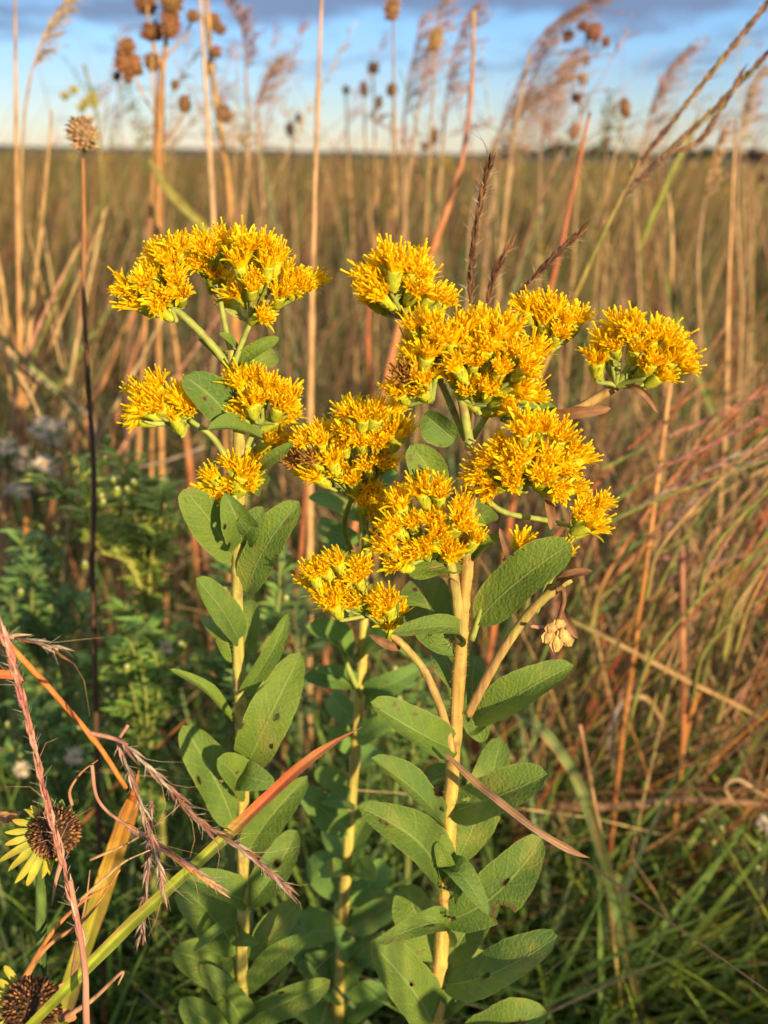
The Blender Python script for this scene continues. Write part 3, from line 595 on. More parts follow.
def spikelets(mb, p, w, cols, awn=1.0, dens=1.0, r=None, spread=0.35):
    "bluestem raceme: overlapping slim spikelets with hairs and awns along a path"
    r = r or random; L = sum((p[i+1]-p[i]).length for i in range(len(p)-1)); n = int(L/(0.0020/dens)); k = len(p)
    for q in range(n):
        f = q/n*(k-1); i = min(int(f), k-2); P = p[i].lerp(p[i+1], f-i); t = (p[i+1]-p[i]).normalized(); a = t.orthogonal().normalized(); th = q*2.6+r.uniform(-.5, .5)
        o = (a*math.cos(th)+t.cross(a)*math.sin(th)); d = (t+o*spread*r.uniform(0.4, 1)).normalized(); s = w*mpp(P); ln = s*r.uniform(0.9, 1.4)+0.0045; c = jitc(r.choice(cols), .3)
        mb.tube([P, P+d*ln*0.45+o*s*0.12, P+d*ln], [s*0.12, s*0.17, s*0.02], c, 5)
        if r.random() < 0.45*awn:
            e = P+d*ln; mb.tube([e, e+(d+o*0.5)*ln*0.6, e+(d+o*0.9+Vector((0, 0, -.2)))*ln*r.uniform(0.8, 1.4)], [s*0.035, s*0.03, s*0.012], mix(c, STRAW, .4), 3, cap=False)
        for _ in range(2):
            h = (t+o*r.uniform(.5, 1.4)+Vector((r.uniform(-.4, .4),)*3)).normalized(); mb.tube([P, P+h*ln*r.uniform(.35, .7)], [s*0.022, s*0.01], (0.6, 0.5, 0.42), 3, cap=False)
def seed_grass(name, stem_px, spikes, Y, w, cs, cspk, label, cat='grass seed head', group=None, awn=1.0, sw=4, spread=.35, dens=1.0):
    p = path(stem_px, Y, 7); k = len(p); o = thing(name, label, cat, p[0], group); mb = MB()
    mb.tube(p, [sw*mpp(P)/2*(1-0.3*i/k) for i, P in enumerate(p)], grad(cs, k), 7); mb.build('stem', MAT['dry'], o, p[0])
    for s in spikes:
        q = path(s, Y, 8); m2 = MB(); spikelets(m2, q, w, cspk, awn, dens, spread=spread); m2.tube(q, [w*0.12*mpp(P) for P in q], cspk[0], 5); m2.build('seed_spike', MAT['seed'], o, p[0])
    return o

blade('grass_leaf', [(-20, 1075, .33), (55, 1000), (130, 925), (210, 852), (240, 824), (300, 768), (332, 744), (362, 727)], 0.315, 12, [LIME, LIME, LIME, LIME, (0.34, 0.38, .05), (0.52, 0.12, 0.05), (0.46, 0.16, .06), (0.44, .15, .06), (0.34, 0.12, .05)], 'long lime-green grass blade with red outer half crossing the left goldenrod', fold=0.55, taper=0.3)
blade('grass_leaf', [(52, 1060), (72, 985), (98, 905), (122, 830), (134, 795), (139, 770)], 0.40, 19, [(0.28, .30, .04), (0.30, .32, .04), (0.36, .30, .04), (0.55, .26, .04), (0.5, .16, .03), ORANGE], 'broad upright yellow-green grass leaf turning orange at its tip', taper=0.35)
stalk('grass_culm', [(-30, 600), (0, 635), (30, 667), (60, 700), (98, 745), (126, 788)], 0.36, 7, [(0.6, .17, .04), (0.58, .17, .04), (0.5, .16, .04), (.5, .2, .04)], 'bright orange grass stem slanting down from the left edge', 'grass stem', node=8)
blade('grass_leaf', [(-30, 672), (0, 674), (14, 676), (24, 681)], 0.36, 9, [(0.6, .18, .04), (.6, .15, .05)], 'short orange leaf tip beside the slanting orange stem at left edge')
seed_grass('grass_spike', [(88, 1080), (86, 1010), (84, 960), (70, 880)], [[(84, 950), (64, 868), (44, 790), (28, 720), (16, 675), (6, 640)]], 0.30, 11, [PINK, (0.45, .22, .16)], [(0.46, .20, .16), (0.5, .28, .22), (0.36, .14, .12)], 'long pink grass spike hanging in front of the upper yellow coneflower', awn=.4, sw=8, spread=.16)
seed_grass('grass_spike', [(-14, 628), (6, 637)], [[(6, 637), (26, 640), (44, 645), (58, 650)]], 0.30, 11, [PINK, PINK], [(0.42, .26, .18), GREY, BROWN], 'small fluffy bristly spike pointing right at the left edge', awn=1, sw=4)
seed_grass('grass_spike', [(90, 733), (112, 738), (128, 745)], [[(122, 742), (150, 768), (176, 795), (200, 822), (240, 848), (266, 868), (288, 890)]], 0.29, 10, [PINK, PURPLE], [PURPLE, (0.26, .13, .11), GREY, BROWN], 'dark hairy purple grass spike drooping across the left goldenrod stem', awn=.8, sw=5, spread=.25)
seed_grass('grass_spike', [(128, 725), (118, 742), (122, 755)], [[(119, 745), (132, 780), (146, 820), (156, 855), (164, 892)]], 0.30, 8, [PINK, PURPLE], [(0.38, .2, .17), PURPLE, GREY], 'thin mauve grass spike hanging left of the left goldenrod leaves', awn=.8, sw=4, spread=.25)
seed_grass('grass_spike', [(92, 765), (96, 795), (108, 812), (128, 826)], [[(120, 822), (150, 840), (176, 858), (198, 874), (216, 886)]], 0.31, 10, [PINK, PINK], [(0.50, .24, .14), (.46, .26, .2), ORANGE], 'curved salmon grass spike ending under the lime blade', awn=.3, sw=4, spread=.18)
seed_grass('grass_spike', [(150, 850), (146, 900), (143, 945)], [[(152, 800), (148, 860), (140, 940)]], 0.34, 7, [PURPLE, PURPLE], [PURPLE, GREY], 'faint mauve spike hanging straight down behind the lime blade', awn=.6, sw=3)
for (px_, w_, c_, lab) in [
    ([(20, 985), (50, 935), (82, 902), (112, 884)], 6, [ORANGE, (0.55, .2, .08)], 'orange dry stalk rising from above the lower coneflower'),
    ([(14, 1000), (44, 950), (86, 918), (120, 870)], 6, [(0.5, .26, .12), ORANGE], 'pale orange dry stalk crossing under the pink spike'),
    ([(60, 1020), (92, 1000), (122, 972), (118, 985)], 6, [PINK, TAN], 'short pinkish dry stalk with a bent end beside the lime blade base'),
    ([(70, 990), (76, 950), (86, 900), (90, 870)], 4, [BROWN, PINK], 'thin upright brown stalk in front of the broad yellow-green leaf'),
    ([(72, 805), (70, 790), (82, 772), (98, 760)], 4, [PINK, ORANGE], 'hooked reddish stem above the upper coneflower'),
    ([(62, 860), (56, 880), (52, 905)], 6, [PINK, (0.5, .28, .22)], 'short pink stub hanging below the upper coneflower'),
    ([(90, 860), (130, 842), (160, 822), (185, 800)], 3, [TAN, PINK], 'fine tan stalk slanting up behind the mauve spikes'),
    ([(80, 900), (105, 878), (124, 862), (150, 850)], 4, [TAN, STRAW], 'pale thin stalk slanting up over the broad yellow-green leaf'),
]: stalk('dry_stalk', px_, 0.335, w_, c_, lab, w1=w_*.25)
blade('dead_leaf', [(446, 754), (470, 778), (500, 802), (540, 832), (575, 852), (590, 858)], 0.335, 7, [(0.20, .11, .07), (0.27, .16, .10), (0.32, .20, .13), (.42, .23, .11)], 'narrow pinkish brown dead leaf slanting down from the thick stem', 'dead leaf', fold=0.6)
blade('grass_leaf', [(648, 1060), (632, 980), (616, 905), (598, 840), (575, 778), (548, 738), (522, 716), (512, 712)], 0.56, 11, [DEEP, (0.10, .16, .045), (0.13, .19, .06), (0.14, .20, .07), GREEN], 'wide arching green grass leaf right of the thick stem', fold=0.5)
blade('grass_leaf', [(640, 1060), (636, 960), (622, 890), (616, 870)], 0.60, 10, [(0.2, .26, .05), GREEN, GREEN], 'wide upright green grass leaf at the bottom right of the thick stem')
stalk('dry_stalk', [(622, 1010), (612, 930), (603, 850), (592, 790), (580, 725)], 0.58, 5, [OLIVE, TAN, (0.5, .27, .13)], 'thin jointed tan stalk with broken top beside the arching green leaf', node=7)
stalk('dry_stalk', [(608, 870), (622, 740), (636, 640), (652, 520), (668, 400), (676, 330)], 0.66, 6, [RUST, ORANGE, ORANGE, (0.5, .27, .12), TAN], 'long orange-tan stalk rising behind the rightmost flower cluster')
o_ = thing('dry_stalk', 'upright orange stalk forking once, right of the arching green leaf', 'dry stalk', at(664, 905, .7))
for nm, px_ in (('stem', [(664, 905), (675, 820), (683, 740), (683, 660), (682, 545)]), ('side_branch', [(684, 742), (692, 710), (703, 676)])):
    p_ = path(px_, .7); mb = MB(); mb.tube(p_, [2.8*mpp(P) for P in p_], grad([OLIVE, ORANGE, (0.52, .2, .08), PINK] if nm == 'stem' else [ORANGE, ORANGE], len(p_)), 8); mb.build(nm, MAT['dry'], o_, at(664, 905, .7))
stalk('dry_stalk', [(545, 806), (620, 806), (690, 800), (790, 806)], 0.66, 10, [BROWN, (0.32, .19, .11), BROWN], 'thick brown stalk lying level behind the arching green leaf')
blade('grass_leaf', [(560, 615), (620, 645), (690, 682), (740, 706), (790, 738)], 0.62, 4.5, [OLIVE, TAN, (0.42, .26, .10), OLIVE], 'straw-coloured blade slanting down to the right edge below the withered buds')
blade('dead_leaf', [(614, 770), (611, 735), (622, 704), (644, 697), (660, 715), (666, 735)], 0.68, 5, [GREY, (0.4, .34, .3), TAN, TAN], 'curled grey dead leaf looping beside the orange-tan stalk', 'dead leaf')
blade('dead_leaf', [(736, 806), (726, 788), (738, 780), (756, 790), (785, 808)], 0.6, 3.5, [TAN, (0.5, .34, .2), TAN], 'curled tan dead leaf at the right edge', 'dead leaf')

# big bluestem racemes behind the flowers
DK = [(0.10, .045, .02), (0.17, .08, .035), (0.07, .03, .016)]
seed_grass('bluestem_spike', [(470, 440), (476, 380), (480, 345)], [[(470, 306), (473, 250), (480, 205), (489, 166)], [(486, 308), (494, 278), (507, 250)], [(512, 304), (535, 277), (556, 255), (580, 232)]], 0.44, 10, [BROWN, RUST], DK, 'dark three-pronged grass head rising behind the central flower cluster', sw=4, awn=.5, spread=.14, dens=1.3)
seed_grass('bluestem_spike', [(520, 420), (560, 330), (600, 240), (640, 160)], [[(630, 175), (680, 112), (730, 50), (790, -25)], [(620, 200), (670, 150), (715, 108), (790, 30)], [(625, 195), (660, 160), (700, 138), (740, 78)]], 0.62, 10, [(0.35, .25, .04), (0.40, .24, .05), OLIVE, (.3, .16, .08)], [(0.15, .07, .04), (0.22, .13, .07), (.10, .05, .035), (.16, .13, .05)], 'long dark three-pronged grass head leaning across the sky at upper right', sw=6, awn=.1, spread=.10, dens=1.2)
for i_, (pp, lab) in enumerate([
    ([(600, 512), (660, 468), (720, 440), (800, 396)], 'topmost reddish grass spike leaning to the right edge'),
    ([(590, 530), (650, 500), (710, 468), (800, 428)], 'second reddish grass spike leaning to the right edge'),
    ([(600, 470), (660, 440), (730, 410), (800, 372)], 'purplish spike leaning right just under the rightmost flower cluster'),
    ([(610, 560), (660, 530), (720, 480), (800, 440)], 'lowest reddish grass spike leaning to the right edge'),
    ([(620, 610), (660, 560), (700, 553), (745, 541)], 'mauve level grass spike below the leaning reddish spikes'),
    ([(560, 625), (650, 590), (690, 570), (738, 556)], 'pale pink level grass spike just beneath the mauve one'),
]):
    seed_grass('grass_spike', pp[:2], [pp[1:]], 0.60+0.03*i_, 6.5, [OLIVE, GREEN, PURPLE], [[(0.36, .13, .09), PURPLE, PINK], [PURPLE, (0.3, .16, .15), GREY]][i_ % 2], lab, group='grass spikes leaning right', awn=.3, sw=4, spread=.13)

# tan and orange stems standing in the middle distance at left and right
for (px_, Y_, w_, c_, lab) in [
    ([(28, 560), (22, 430), (17, 200), (15, -20)], 0.80, 7, [RUST, ORANGE, (0.5, .29, .13), TAN], 'straight tan stalk along the left edge, reaching out of the top of the photo'),
    ([(24, 440), (30, 330), (42, 220), (52, 110)], 0.85, 6, [ORANGE, (0.5, .3, .14), TAN, TAN], 'tan stalk leaning slightly right beside the straight one at left edge'),
    ([(6, 460), (30, 350), (70, 262), (85, 238)], 0.8, 6, [TAN, PINK, TAN], 'pinkish stalk slanting up to the right in the left middle'),
    ([(22, 470), (10, 380), (4, 300), (-6, 240)], 0.9, 8, [ORANGE, TAN, TAN], 'tan stalk cut by the left edge'),
    ([(310, 420), (312, 300), (316, 150), (322, -10)], 0.75, 8, [(0.45, .27, .12), (0.5, .3, .15), (0.5, .32, .2)], 'tall straight pinkish tan stalk between the two flower groups'),
    ([(135, 520), (142, 380), (150, 230), (158, 60)], 0.9, 6.5, [(0.34, .2, .09), (0.42, .24, .10), (.40, .2, .08), BROWN], 'thick orange-brown stalk rising behind the left flower top'),
    ([(150, 520), (154, 380), (162, 230), (164, 80)], 0.93, 5, [(0.36, .2, .08), (.42, .22, .09), (.4, .2, .08), BROWN], 'second orange-brown stalk hugging the thickest one behind the left flower top'),
    ([(222, 400), (214, 230), (207, 110), (200, -10)], 0.9, 8, [ORANGE, (0.5, .3, .15), (0.5, .36, .24), (.5, .36, .24)], 'pale tan stalk rising just right of the brown-headed stalks'),
    ([(190, 470), (180, 380), (172, 320)], 0.95, 8, [RUST, (0.42, .2, .08), TAN], 'short rusty stalk showing between the left flower clusters'),
    ([(372, 400), (368, 330), (374, 250), (380, 160)], 0.95, 6, [RUST, RUST, TAN], 'thin rusty stalk left of the upper central flower'),
    ([(398, 330), (428, 260), (450, 200), (464, 150), (472, 80), (474, 10)], 0.85, 9, [(0.5, .22, .1), (0.52, .2, .08), (0.45, .2, .1), PINK, TAN], 'orange-pink stalk curving up over the horizon behind the central flower'),
    ([(540, 330), (560, 250), (575, 180), (590, 112)], 0.75, 7, [RUST, (0.42, .14, .06), (0.4, .15, .08), RUST], 'rust-red pointed stalk crossing the horizon right of the dark prongs'),
    ([(726, 420), (728, 300), (732, 200), (736, 120)], 0.85, 6, [TAN, (0.5, .3, .14), TAN], 'upright tan stalk near the right edge'),
    ([(660, 480), (668, 340), (672, 240), (664, 160)], 0.95, 6, [TAN, (0.46, .28, .12), STRAW], 'tan stalk behind the rightmost flower cluster ending at the horizon'),
    ([(100, 520), (92, 470), (150, 465), (205, 447)], 0.85, 5, [BROWN, (0.24, .17, .12), GREY], 'grey bent twig lying across the green plants at left'),
    ([(140, 640), (120, 590), (100, 530), (98, 480)], 0.78, 5, [RUST, (0.35, .14, .06), BROWN], 'dark rusty stalk standing among the green plants at left'),
    ([(205, 560), (200, 510), (208, 470)], 0.78, 6, [BROWN, (0.3, .14, .07)], 'brown stalk half hidden left of the left goldenrod leaves'),
    ([(290, 640), (300, 560), (306, 480), (308, 440)], 0.72, 7, [(0.3, .13, .07), RUST, BROWN], 'brown stalk standing between the left and middle goldenrod'),
]: stalk('dry_stalk', px_, Y_, w_, c_, lab, node=9, w1=w_*.38, root=abs(px_[0][0]-px_[-1][0]) < .45*abs(px_[0][1]-px_[-1][1]))
for (px_, Y_, w_, c_, lab) in [
    ([(150, 160), (168, 190), (200, 222), (214, 240)], 0.85, 9, [OLIVE, (0.3, .28, .06), LIME], 'olive curved grass leaf above the left flower top'),
    ([(640, 250), (666, 190), (690, 135), (700, 110)], 0.85, 6, [LIME, (0.24, .26, .06), OLIVE], 'yellow-green grass leaf slanting right across the horizon at right'),
    ([(740, 470), (700, 380), (672, 300), (668, 260)], 0.9, 8, [GREEN, (0.22, .24, .06), OLIVE], 'green grass leaf leaning left near the right edge'),
    ([(560, 770), (600, 690), (628, 640), (640, 600)], 0.8, 8, [RUST, (0.4, .1, .05), (0.3, .28, .06)], 'green grass leaf reddened at its base below the withered buds'),
    ([(700, 1010), (716, 920), (712, 860), (702, 820)], 0.66, 6, [GREEN, (0.26, .28, .06), OLIVE], 'yellow-green blade in the bottom right corner, tallest there'),
    ([(660, 1020), (690, 950), (720, 930), (752, 905)], 0.6, 6, [GREEN, LIME, LIME], 'lime blade leaning right in the bottom right corner'),
    ([(560, 1020), (590, 960), (606, 925)], 0.62, 5, [GREEN, DEEP, SAGE], 'thin bluish-green blade beside the lowest right leaf'),
    ([(770, 1020), (740, 960), (690, 900), (665, 880)], 0.62, 7, [GREEN, (.2, .24, .06), OLIVE], 'green blade leaning left in the bottom right corner'),
    ([(640, 1015), (690, 985), (740, 985), (790, 975)], 0.6, 6, [GREEN, (.18, .24, .05), GREEN], 'green blade lying almost level at the bottom right'),
]: blade('grass_leaf', px_, Y_, w_, c_, lab)

# ------------------------------------------------------------------ seed heads against the sky
def seed_ball(name, c, r, ln, col, parent, org, ax=(0, 0, 1), spiky=True):
    "dry cone of packed seeds in spiral rows"
    ax = Vector(ax).normalized(); mb = MB(); mb.blob(c, ax, r*0.86, ln*0.95, mix(col, DARK, .4), 10, 8)
    q = Vector((0, 0, 1)).rotation_difference(ax).to_matrix(); n = 90
    sq = random.uniform(.75, 1.15); lump = [random.uniform(.75, 1.2) for _ in range(5)]
    for i in range(n):
        if random.random() < .12: continue
        z = -0.95+1.9*(i+.5)/n; rr = math.sqrt(max(0, 1-z*z))**0.8*sq*lump[i % 5]; th = i*2.39996+random.uniform(-.15, .15)
        p = q @ Vector((rr*math.cos(th)*r*.84, rr*math.sin(th)*r*.84, z*ln*.47)); nn = q @ Vector((rr*math.cos(th), rr*math.sin(th), z*0.6+.15)).normalized()
        P = Vector(c)+p; hb = random.uniform(.5, 2.4); nn = (nn+Vector((random.uniform(-.3, .3), 0, random.uniform(-.3, .4)))).normalized(); mb.tube([P-nn*r*.1, P+nn*r*.1, P+nn*r*.24*hb], [r*.15, r*.13, r*.02], jitc(col, .35), 5)
    return mb.build(name, MAT['seed'], parent, org)
def headed_stalk(label, stem_px, Y, sw, cs, balls, ballcol, group=None, cat='seed head', branches=(), name='dried_coneflower', coarse=False):
    p = rooted(path(stem_px, Y, 7)); o = thing(name, label, cat, p[0], group); mb = MB()
    mb.tube(p, [sw*mpp(P)/2*(1-.3*i/len(p)) for i, P in enumerate(p)], grad(cs, len(p)), 7); mb.build('stem', MAT['dry'], o, p[0])
    for b in branches:
        q = path(b, Y, 6); mb = MB(); mb.tube(q, [sw*.2*mpp(P) for P in q], cs[-1], 6); mb.build('branch', MAT['dry'], o, p[0])
    for (x, y, r, l) in balls:
        c = at(x, y, Y+random.uniform(-.02, .02)*(len(balls) > 1)); s = mpp(c); seed_ball('seed_cone', c, r*s, l*s, jitc(ballcol, .25), o, p[0], (random.uniform(-.3, .3), random.uniform(-.3, .3), 1))
    return o
headed_stalk('lone grey-brown coneflower seed head on a thin dark stalk at left', [(92, 560), (94, 480), (88, 380), (84, 300), (84, 230), (83, 158)], 0.56, 6, [DARK, (0.08, .05, .04), DARK, (0.34, .16, .07), (0.4, .2, .08)], [(83, 134, 13, 36)], (0.34, .23, .12))
headed_stalk('brown many-headed dry stalk with round seed heads at upper left', [(158, 330), (158, 200), (160, 110), (166, 40), (172, -20)], 0.92, 6.5, [(.4, .22, .09), (.42, .22, .08), (.42, .23, .09), TAN], [(126, 62, 11, 24), (134, 66, 9, 20), (127, 46, 7, 15), (152, 32, 11, 17), (153, 62, 8, 18), (146, 4, 9, 20), (172, 2, 11, 20), (170, 22, 9, 34), (185, 104, 6, 18), (193, 16, 6, 12), (175, 85, 4, 9), (117, 76, 4, 9), (128, 78, 5, 10)], (0.26, .13, .055),
    branches=[[(158, 120), (146, 100), (134, 75)], [(158, 130), (152, 80), (153, 40)], [(159, 150), (175, 130), (185, 112)], [(163, 70), (150, 30), (147, 6)], [(160, 110), (165, 60), (170, 20)], [(164, 60), (185, 35), (193, 16)]], name='seed_head_stalk')
headed_stalk('slim brown seed head stalk just right of the many-headed brown one', [(236, 320), (228, 180), (214, 90), (208, 20), (205, -20)], 1.1, 7, [ORANGE, TAN, TAN], [(212, 22, 8, 18), (210, 68, 6, 14), (221, 30, 5, 9), (224, 114, 9, 18), (216, 52, 5, 12)], (0.24, .12, .06), branches=[[(220, 130), (222, 122), (224, 114)]], name='seed_head_stalk')
for (lab, st, Y_, b_, c_) in [
    ('pale oval seed head at the top edge above the horizon', [(396, 180), (394, 90), (393, 20)], 0.95, [(392, 9, 7, 24)], (0.34, .2, .09)),
    ('pale oval seed head beside the pink plumes', [(424, 260), (430, 150), (435, 52)], 0.95, [(435, 40, 7, 24)], (0.34, .21, .09)),
    ('small brown oval seed head alone in the sky at right', [(600, 250), (612, 170), (624, 116)], 1.0, [(625, 108, 6, 20)], (0.22, .11, .05)),
    ('tiny round seed head, highest of the dark ones left of the pale ovals', [(376, 230), (375, 150), (373, 74)], 1.3, [(373, 68, 5, 11)], (0.16, .09, .05)),
    ('tiny round dark seed head furthest left of the small dark ones', [(352, 220), (348, 150), (346, 94)], 1.4, [(346, 90, 4, 8)], (0.15, .09, .05)),
    ('tiny upright dark seed head below the highest round one', [(372, 240), (366, 160), (364, 96)], 1.3, [(364, 89, 4, 16)], (0.15, .08, .05)),
    ('pair of small brown seed heads halfway down the sky near the pale ovals', [(398, 260), (392, 150), (394, 96)], 1.2, [(392, 90, 6, 12), (379, 102, 4, 12)], (0.22, .12, .06)),
    ('tiny twin dark seed heads low in the sky left of the tall pinkish stalk', [(296, 260), (292, 180), (293, 120)], 1.5, [(299, 118, 4, 9), (290, 130, 4, 15)], (0.16, .1, .06)),
    ('tiny dark twin seed heads just above the horizon beneath the plumes', [(440, 260), (436, 180), (434, 138)], 1.4, [(434, 136, 4, 16), (425, 146, 4, 8)], (0.15, .09, .06)),
    ('tall brown stalk with scattered small seed heads, right of the plumes', [(572, 290), (578, 180), (582, 90), (588, 20)], 1.1, [(568, 36, 6, 12), (583, 26, 5, 10), (594, 32, 8, 17), (606, 42, 5, 10), (583, 80, 5, 10), (577, 98, 5, 10), (574, 132, 5, 16), (586, 60, 4, 9)], (0.24, .12, .08)),
    ('dark small seed heads touching the horizon at the right edge', [(752, 300), (752, 220), (753, 158)], 1.3, [(753, 154, 5, 12), (764, 158, 6, 12), (742, 158, 4, 8), (763, 178, 4, 8)], (0.14, .08, .06)),
    ('two tiny dark seed heads right of the scattered-headed stalk', [(606, 240), (606, 180), (607, 130)], 1.5, [(608, 128, 4, 8), (606, 142, 4, 12)], (0.16, .1, .07)),
]: headed_stalk(lab, st, Y_, 2.6, [TAN, TAN, (0.3, .2, .12)], b_, c_, group='dry seed heads above the horizon', cat='seed head', name='dried_coneflower')
# green buds top left
o_ = thing('yellow_wildflower', 'green stem with a few small yellow blooms left of the brown-headed stalk', 'flower', at(100, 260, 1.2)); g_ = o_.location.copy()
p_ = path([(100, 260), (102, 180), (96, 110), (88, 80), (84, 64)], 1.2); mb = MB(); mb.tube(p_, [1.6*mpp(P) for P in p_], OLIVE, 6); mb.build('stem', MAT['dry'], o_, g_)
for (x, y) in [(65, 96), (74, 90), (86, 102), (94, 104), (92, 96), (82, 108)]:
    c = at(x, y, 1.2); mb = MB(); s = mpp(c); mb.blob(c, (0, 0, 1), 4*s, 9*s, (0.36, .34, .05), jit=.15)
    for q in range(7): mb.ribbon([c, c+Vector((math.cos(q*.9), math.sin(q*.9), .3))*5*s, c+Vector((math.cos(q*.9), math.sin(q*.9), .1))*7*s], [2*s, 3*s, .6*s], (0, -1, .3), (0.5, .36, .03))
    mb.build('bloom', MAT['petal'], o_, g_)
# plumes of fluffy grass
def plume(label, stem_px, head_px, Y, w, cols, group=None, dens=1.0, name='grass_plume', lean=(0.9, 0, .75)):
    p = rooted(path(stem_px, Y, 7)); o = thing(name, label, 'grass plume', p[0], group); mb = MB()
    mb.tube(p, [1.5*mpp(P) for P in p], grad([TAN, (0.34, .24, .16)], len(p)), 6); mb.build('stem', MAT['dry'], o, p[0])
    q = path(head_px, Y, 8); mb = MB(); k = len(q); r = random.Random(len(label))
    mb.tube(q, [.9*mpp(P) for P in q], cols[0], 5); n = int(40*dens)
    for i in range(n):
        f = i/n*(k-1.01); j = int(f); P = q[j].lerp(q[j+1], f-j); t = (q[j+1]-q[j]).normalized(); s = mpp(P); u = i/n
        d = (t*.8+Vector(lean)*.75+Vector((r.uniform(-.75, .75), r.uniform(-.9, .9), r.uniform(-.6, .3)))).normalized(); ln = w*s*(1-.4*u)*r.uniform(.5, 3.0)
        e = P+d*ln+Vector((ln*.25, 0, -ln*.15)); mb.tube([P, P+d*ln*.55, e], [.35*s, .3*s, .2*s], jitc(r.choice(cols), .2), 3, cap=False)
        for m_ in range(5):
            c = P.lerp(e, r.uniform(.35, 1)); dd = (d+Vector((r.uniform(-.6, .6), r.uniform(-.6, .6), r.uniform(-.5, .5)))).normalized(); sl = r.uniform(3, 7)*s
            mb.tube([c, c+dd*sl*.5, c+dd*sl], [.2*s, .6*s, .12*s], jitc(r.choice(cols), .3), 4, cap=False)
    mb.build('seed_plume', MAT['seed'], o, p[0]); return o
PC = [(0.36, .21, .14), (0.30, .17, .12), (0.42, .27, .18)]
PB = [(0.26, .15, .12), (0.2, .12, .1), (0.34, .2, .15)]
for (lab, st, hd, Y_, w_, c_) in [
    ('pink plume nodding right, furthest left of the plumes', [(400, 280), (408, 180), (418, 110)], [(418, 110), (424, 70), (434, 35), (440, 5)], 1.1, 18, PC),
    ('reddish plume standing behind the pale oval seed head', [(432, 280), (440, 180), (446, 100)], [(446, 100), (452, 62), (462, 30), (470, 12)], 1.15, 15, PB),
    ('broad brown plume arching right through the middle of the sky', [(468, 290), (482, 200), (500, 130)], [(500, 130), (514, 92), (534, 56), (560, 24), (590, 6)], 1.05, 26, PB),
    ('long pinkish plume lowest of those arching right', [(500, 300), (504, 230), (512, 165)], [(512, 165), (528, 120), (548, 82), (572, 56)], 1.1, 24, PC),
    ('thin dark plume leaning right near the top edge', [(500, 260), (512, 150), (530, 50)], [(530, 50), (552, 24), (580, 8), (602, -8)], 1.0, 14, PB),
    ('pale faint plume arching left of the scattered-headed stalk', [(538, 300), (540, 230), (540, 150)], [(540, 150), (546, 118), (554, 90), (562, 70)], 1.2, 20, PC),
    ('pale plume right of the scattered-headed stalk', [(640, 300), (636, 200), (646, 130)], [(646, 130), (654, 100), (666, 75), (684, 52)], 1.2, 18, PC),
    ('faint reddish plume in the sky beside the brown-headed stalks', [(262, 300), (262, 200), (258, 110)], [(258, 110), (262, 90), (268, 75), (274, 64)], 1.2, 16, PC),
    ('tan feathery spike right of the upper right prongs', [(700, 340), (698, 260), (704, 200)], [(704, 200), (708, 178), (714, 155), (722, 130)], 0.9, 9, [TAN, STRAW, PINK]),
    ('thin straw plume at the far right above the horizon', [(742, 300), (736, 200), (740, 140)], [(740, 140), (744, 115), (748, 92), (760, 70)], 1.1, 12, [STRAW, PINK]),
    ('dim pink plume between the pale oval seed heads', [(410, 300), (404, 200), (404, 120)], [(404, 120), (408, 80), (416, 50), (420, 20)], 1.25, 16, PC),
    ('pale wispy oat-like plume in the top left corner', [(20, 200), (24, 120), (32, 70)], [(32, 70), (40, 45), (52, 22), (66, 4)], 0.9, 12, [STRAW, TAN]),
    ('dark drooping plume right of the slim brown seed head stalk', [(240, 260), (248, 150), (246, 70)], [(246, 70), (244, 40), (238, 20), (226, 4)], 1.15, 9, PB),
    ('reddish plume crossing in front of the broad brown one', [(482, 300), (490, 220), (498, 170)], [(498, 170), (512, 130), (526, 96), (546, 40)], 1.15, 20, PC),
    ('soft mauve plume touching the horizon under the broad brown one', [(468, 300), (470, 230), (478, 180)], [(478, 180), (490, 150), (506, 120), (520, 100)], 1.3, 22, PC),
]: plume(lab, st, hd, Y_, w_, c_, 'grass plumes against the sky', dens=1.5)
# russet stems arching right, crossing strands at the left
r_ = random.Random(15)
for k in range(46):
    x0 = r_.uniform(540, 760); y0 = r_.uniform(520, 680); x1 = x0+r_.uniform(90, 240); y1 = y0-r_.uniform(90, 260); Y_ = r_.uniform(.58, .85); c_ = r_.choice(((.42, .16, .07), TAN, (.40, .22, .11), (.36, .11, .05), STRAW, (.40, .20, .10), (.26, .12, .08), OLIVE, GREEN))
    p_ = path([(x0-20, y0+60), (x0, y0), ((x0*.55+x1*.45), y0*.45+y1*.55), (x1, y1)], Y_, 7); w_ = r_.uniform(2.4, 6); mb = MB()
    mb.tube(p_, [w_/2*mpp(P)*(1-.6*i/len(p_)) for i, P in enumerate(p_)], grad([OLIVE, c_, c_], len(p_)), 6)
    tag(mb.build('grass_culm', MAT['dry'], None, p_[0]), 'blurred russet or tan grass stem arching towards the right edge', 'grass stem', 'russet stems arching right')
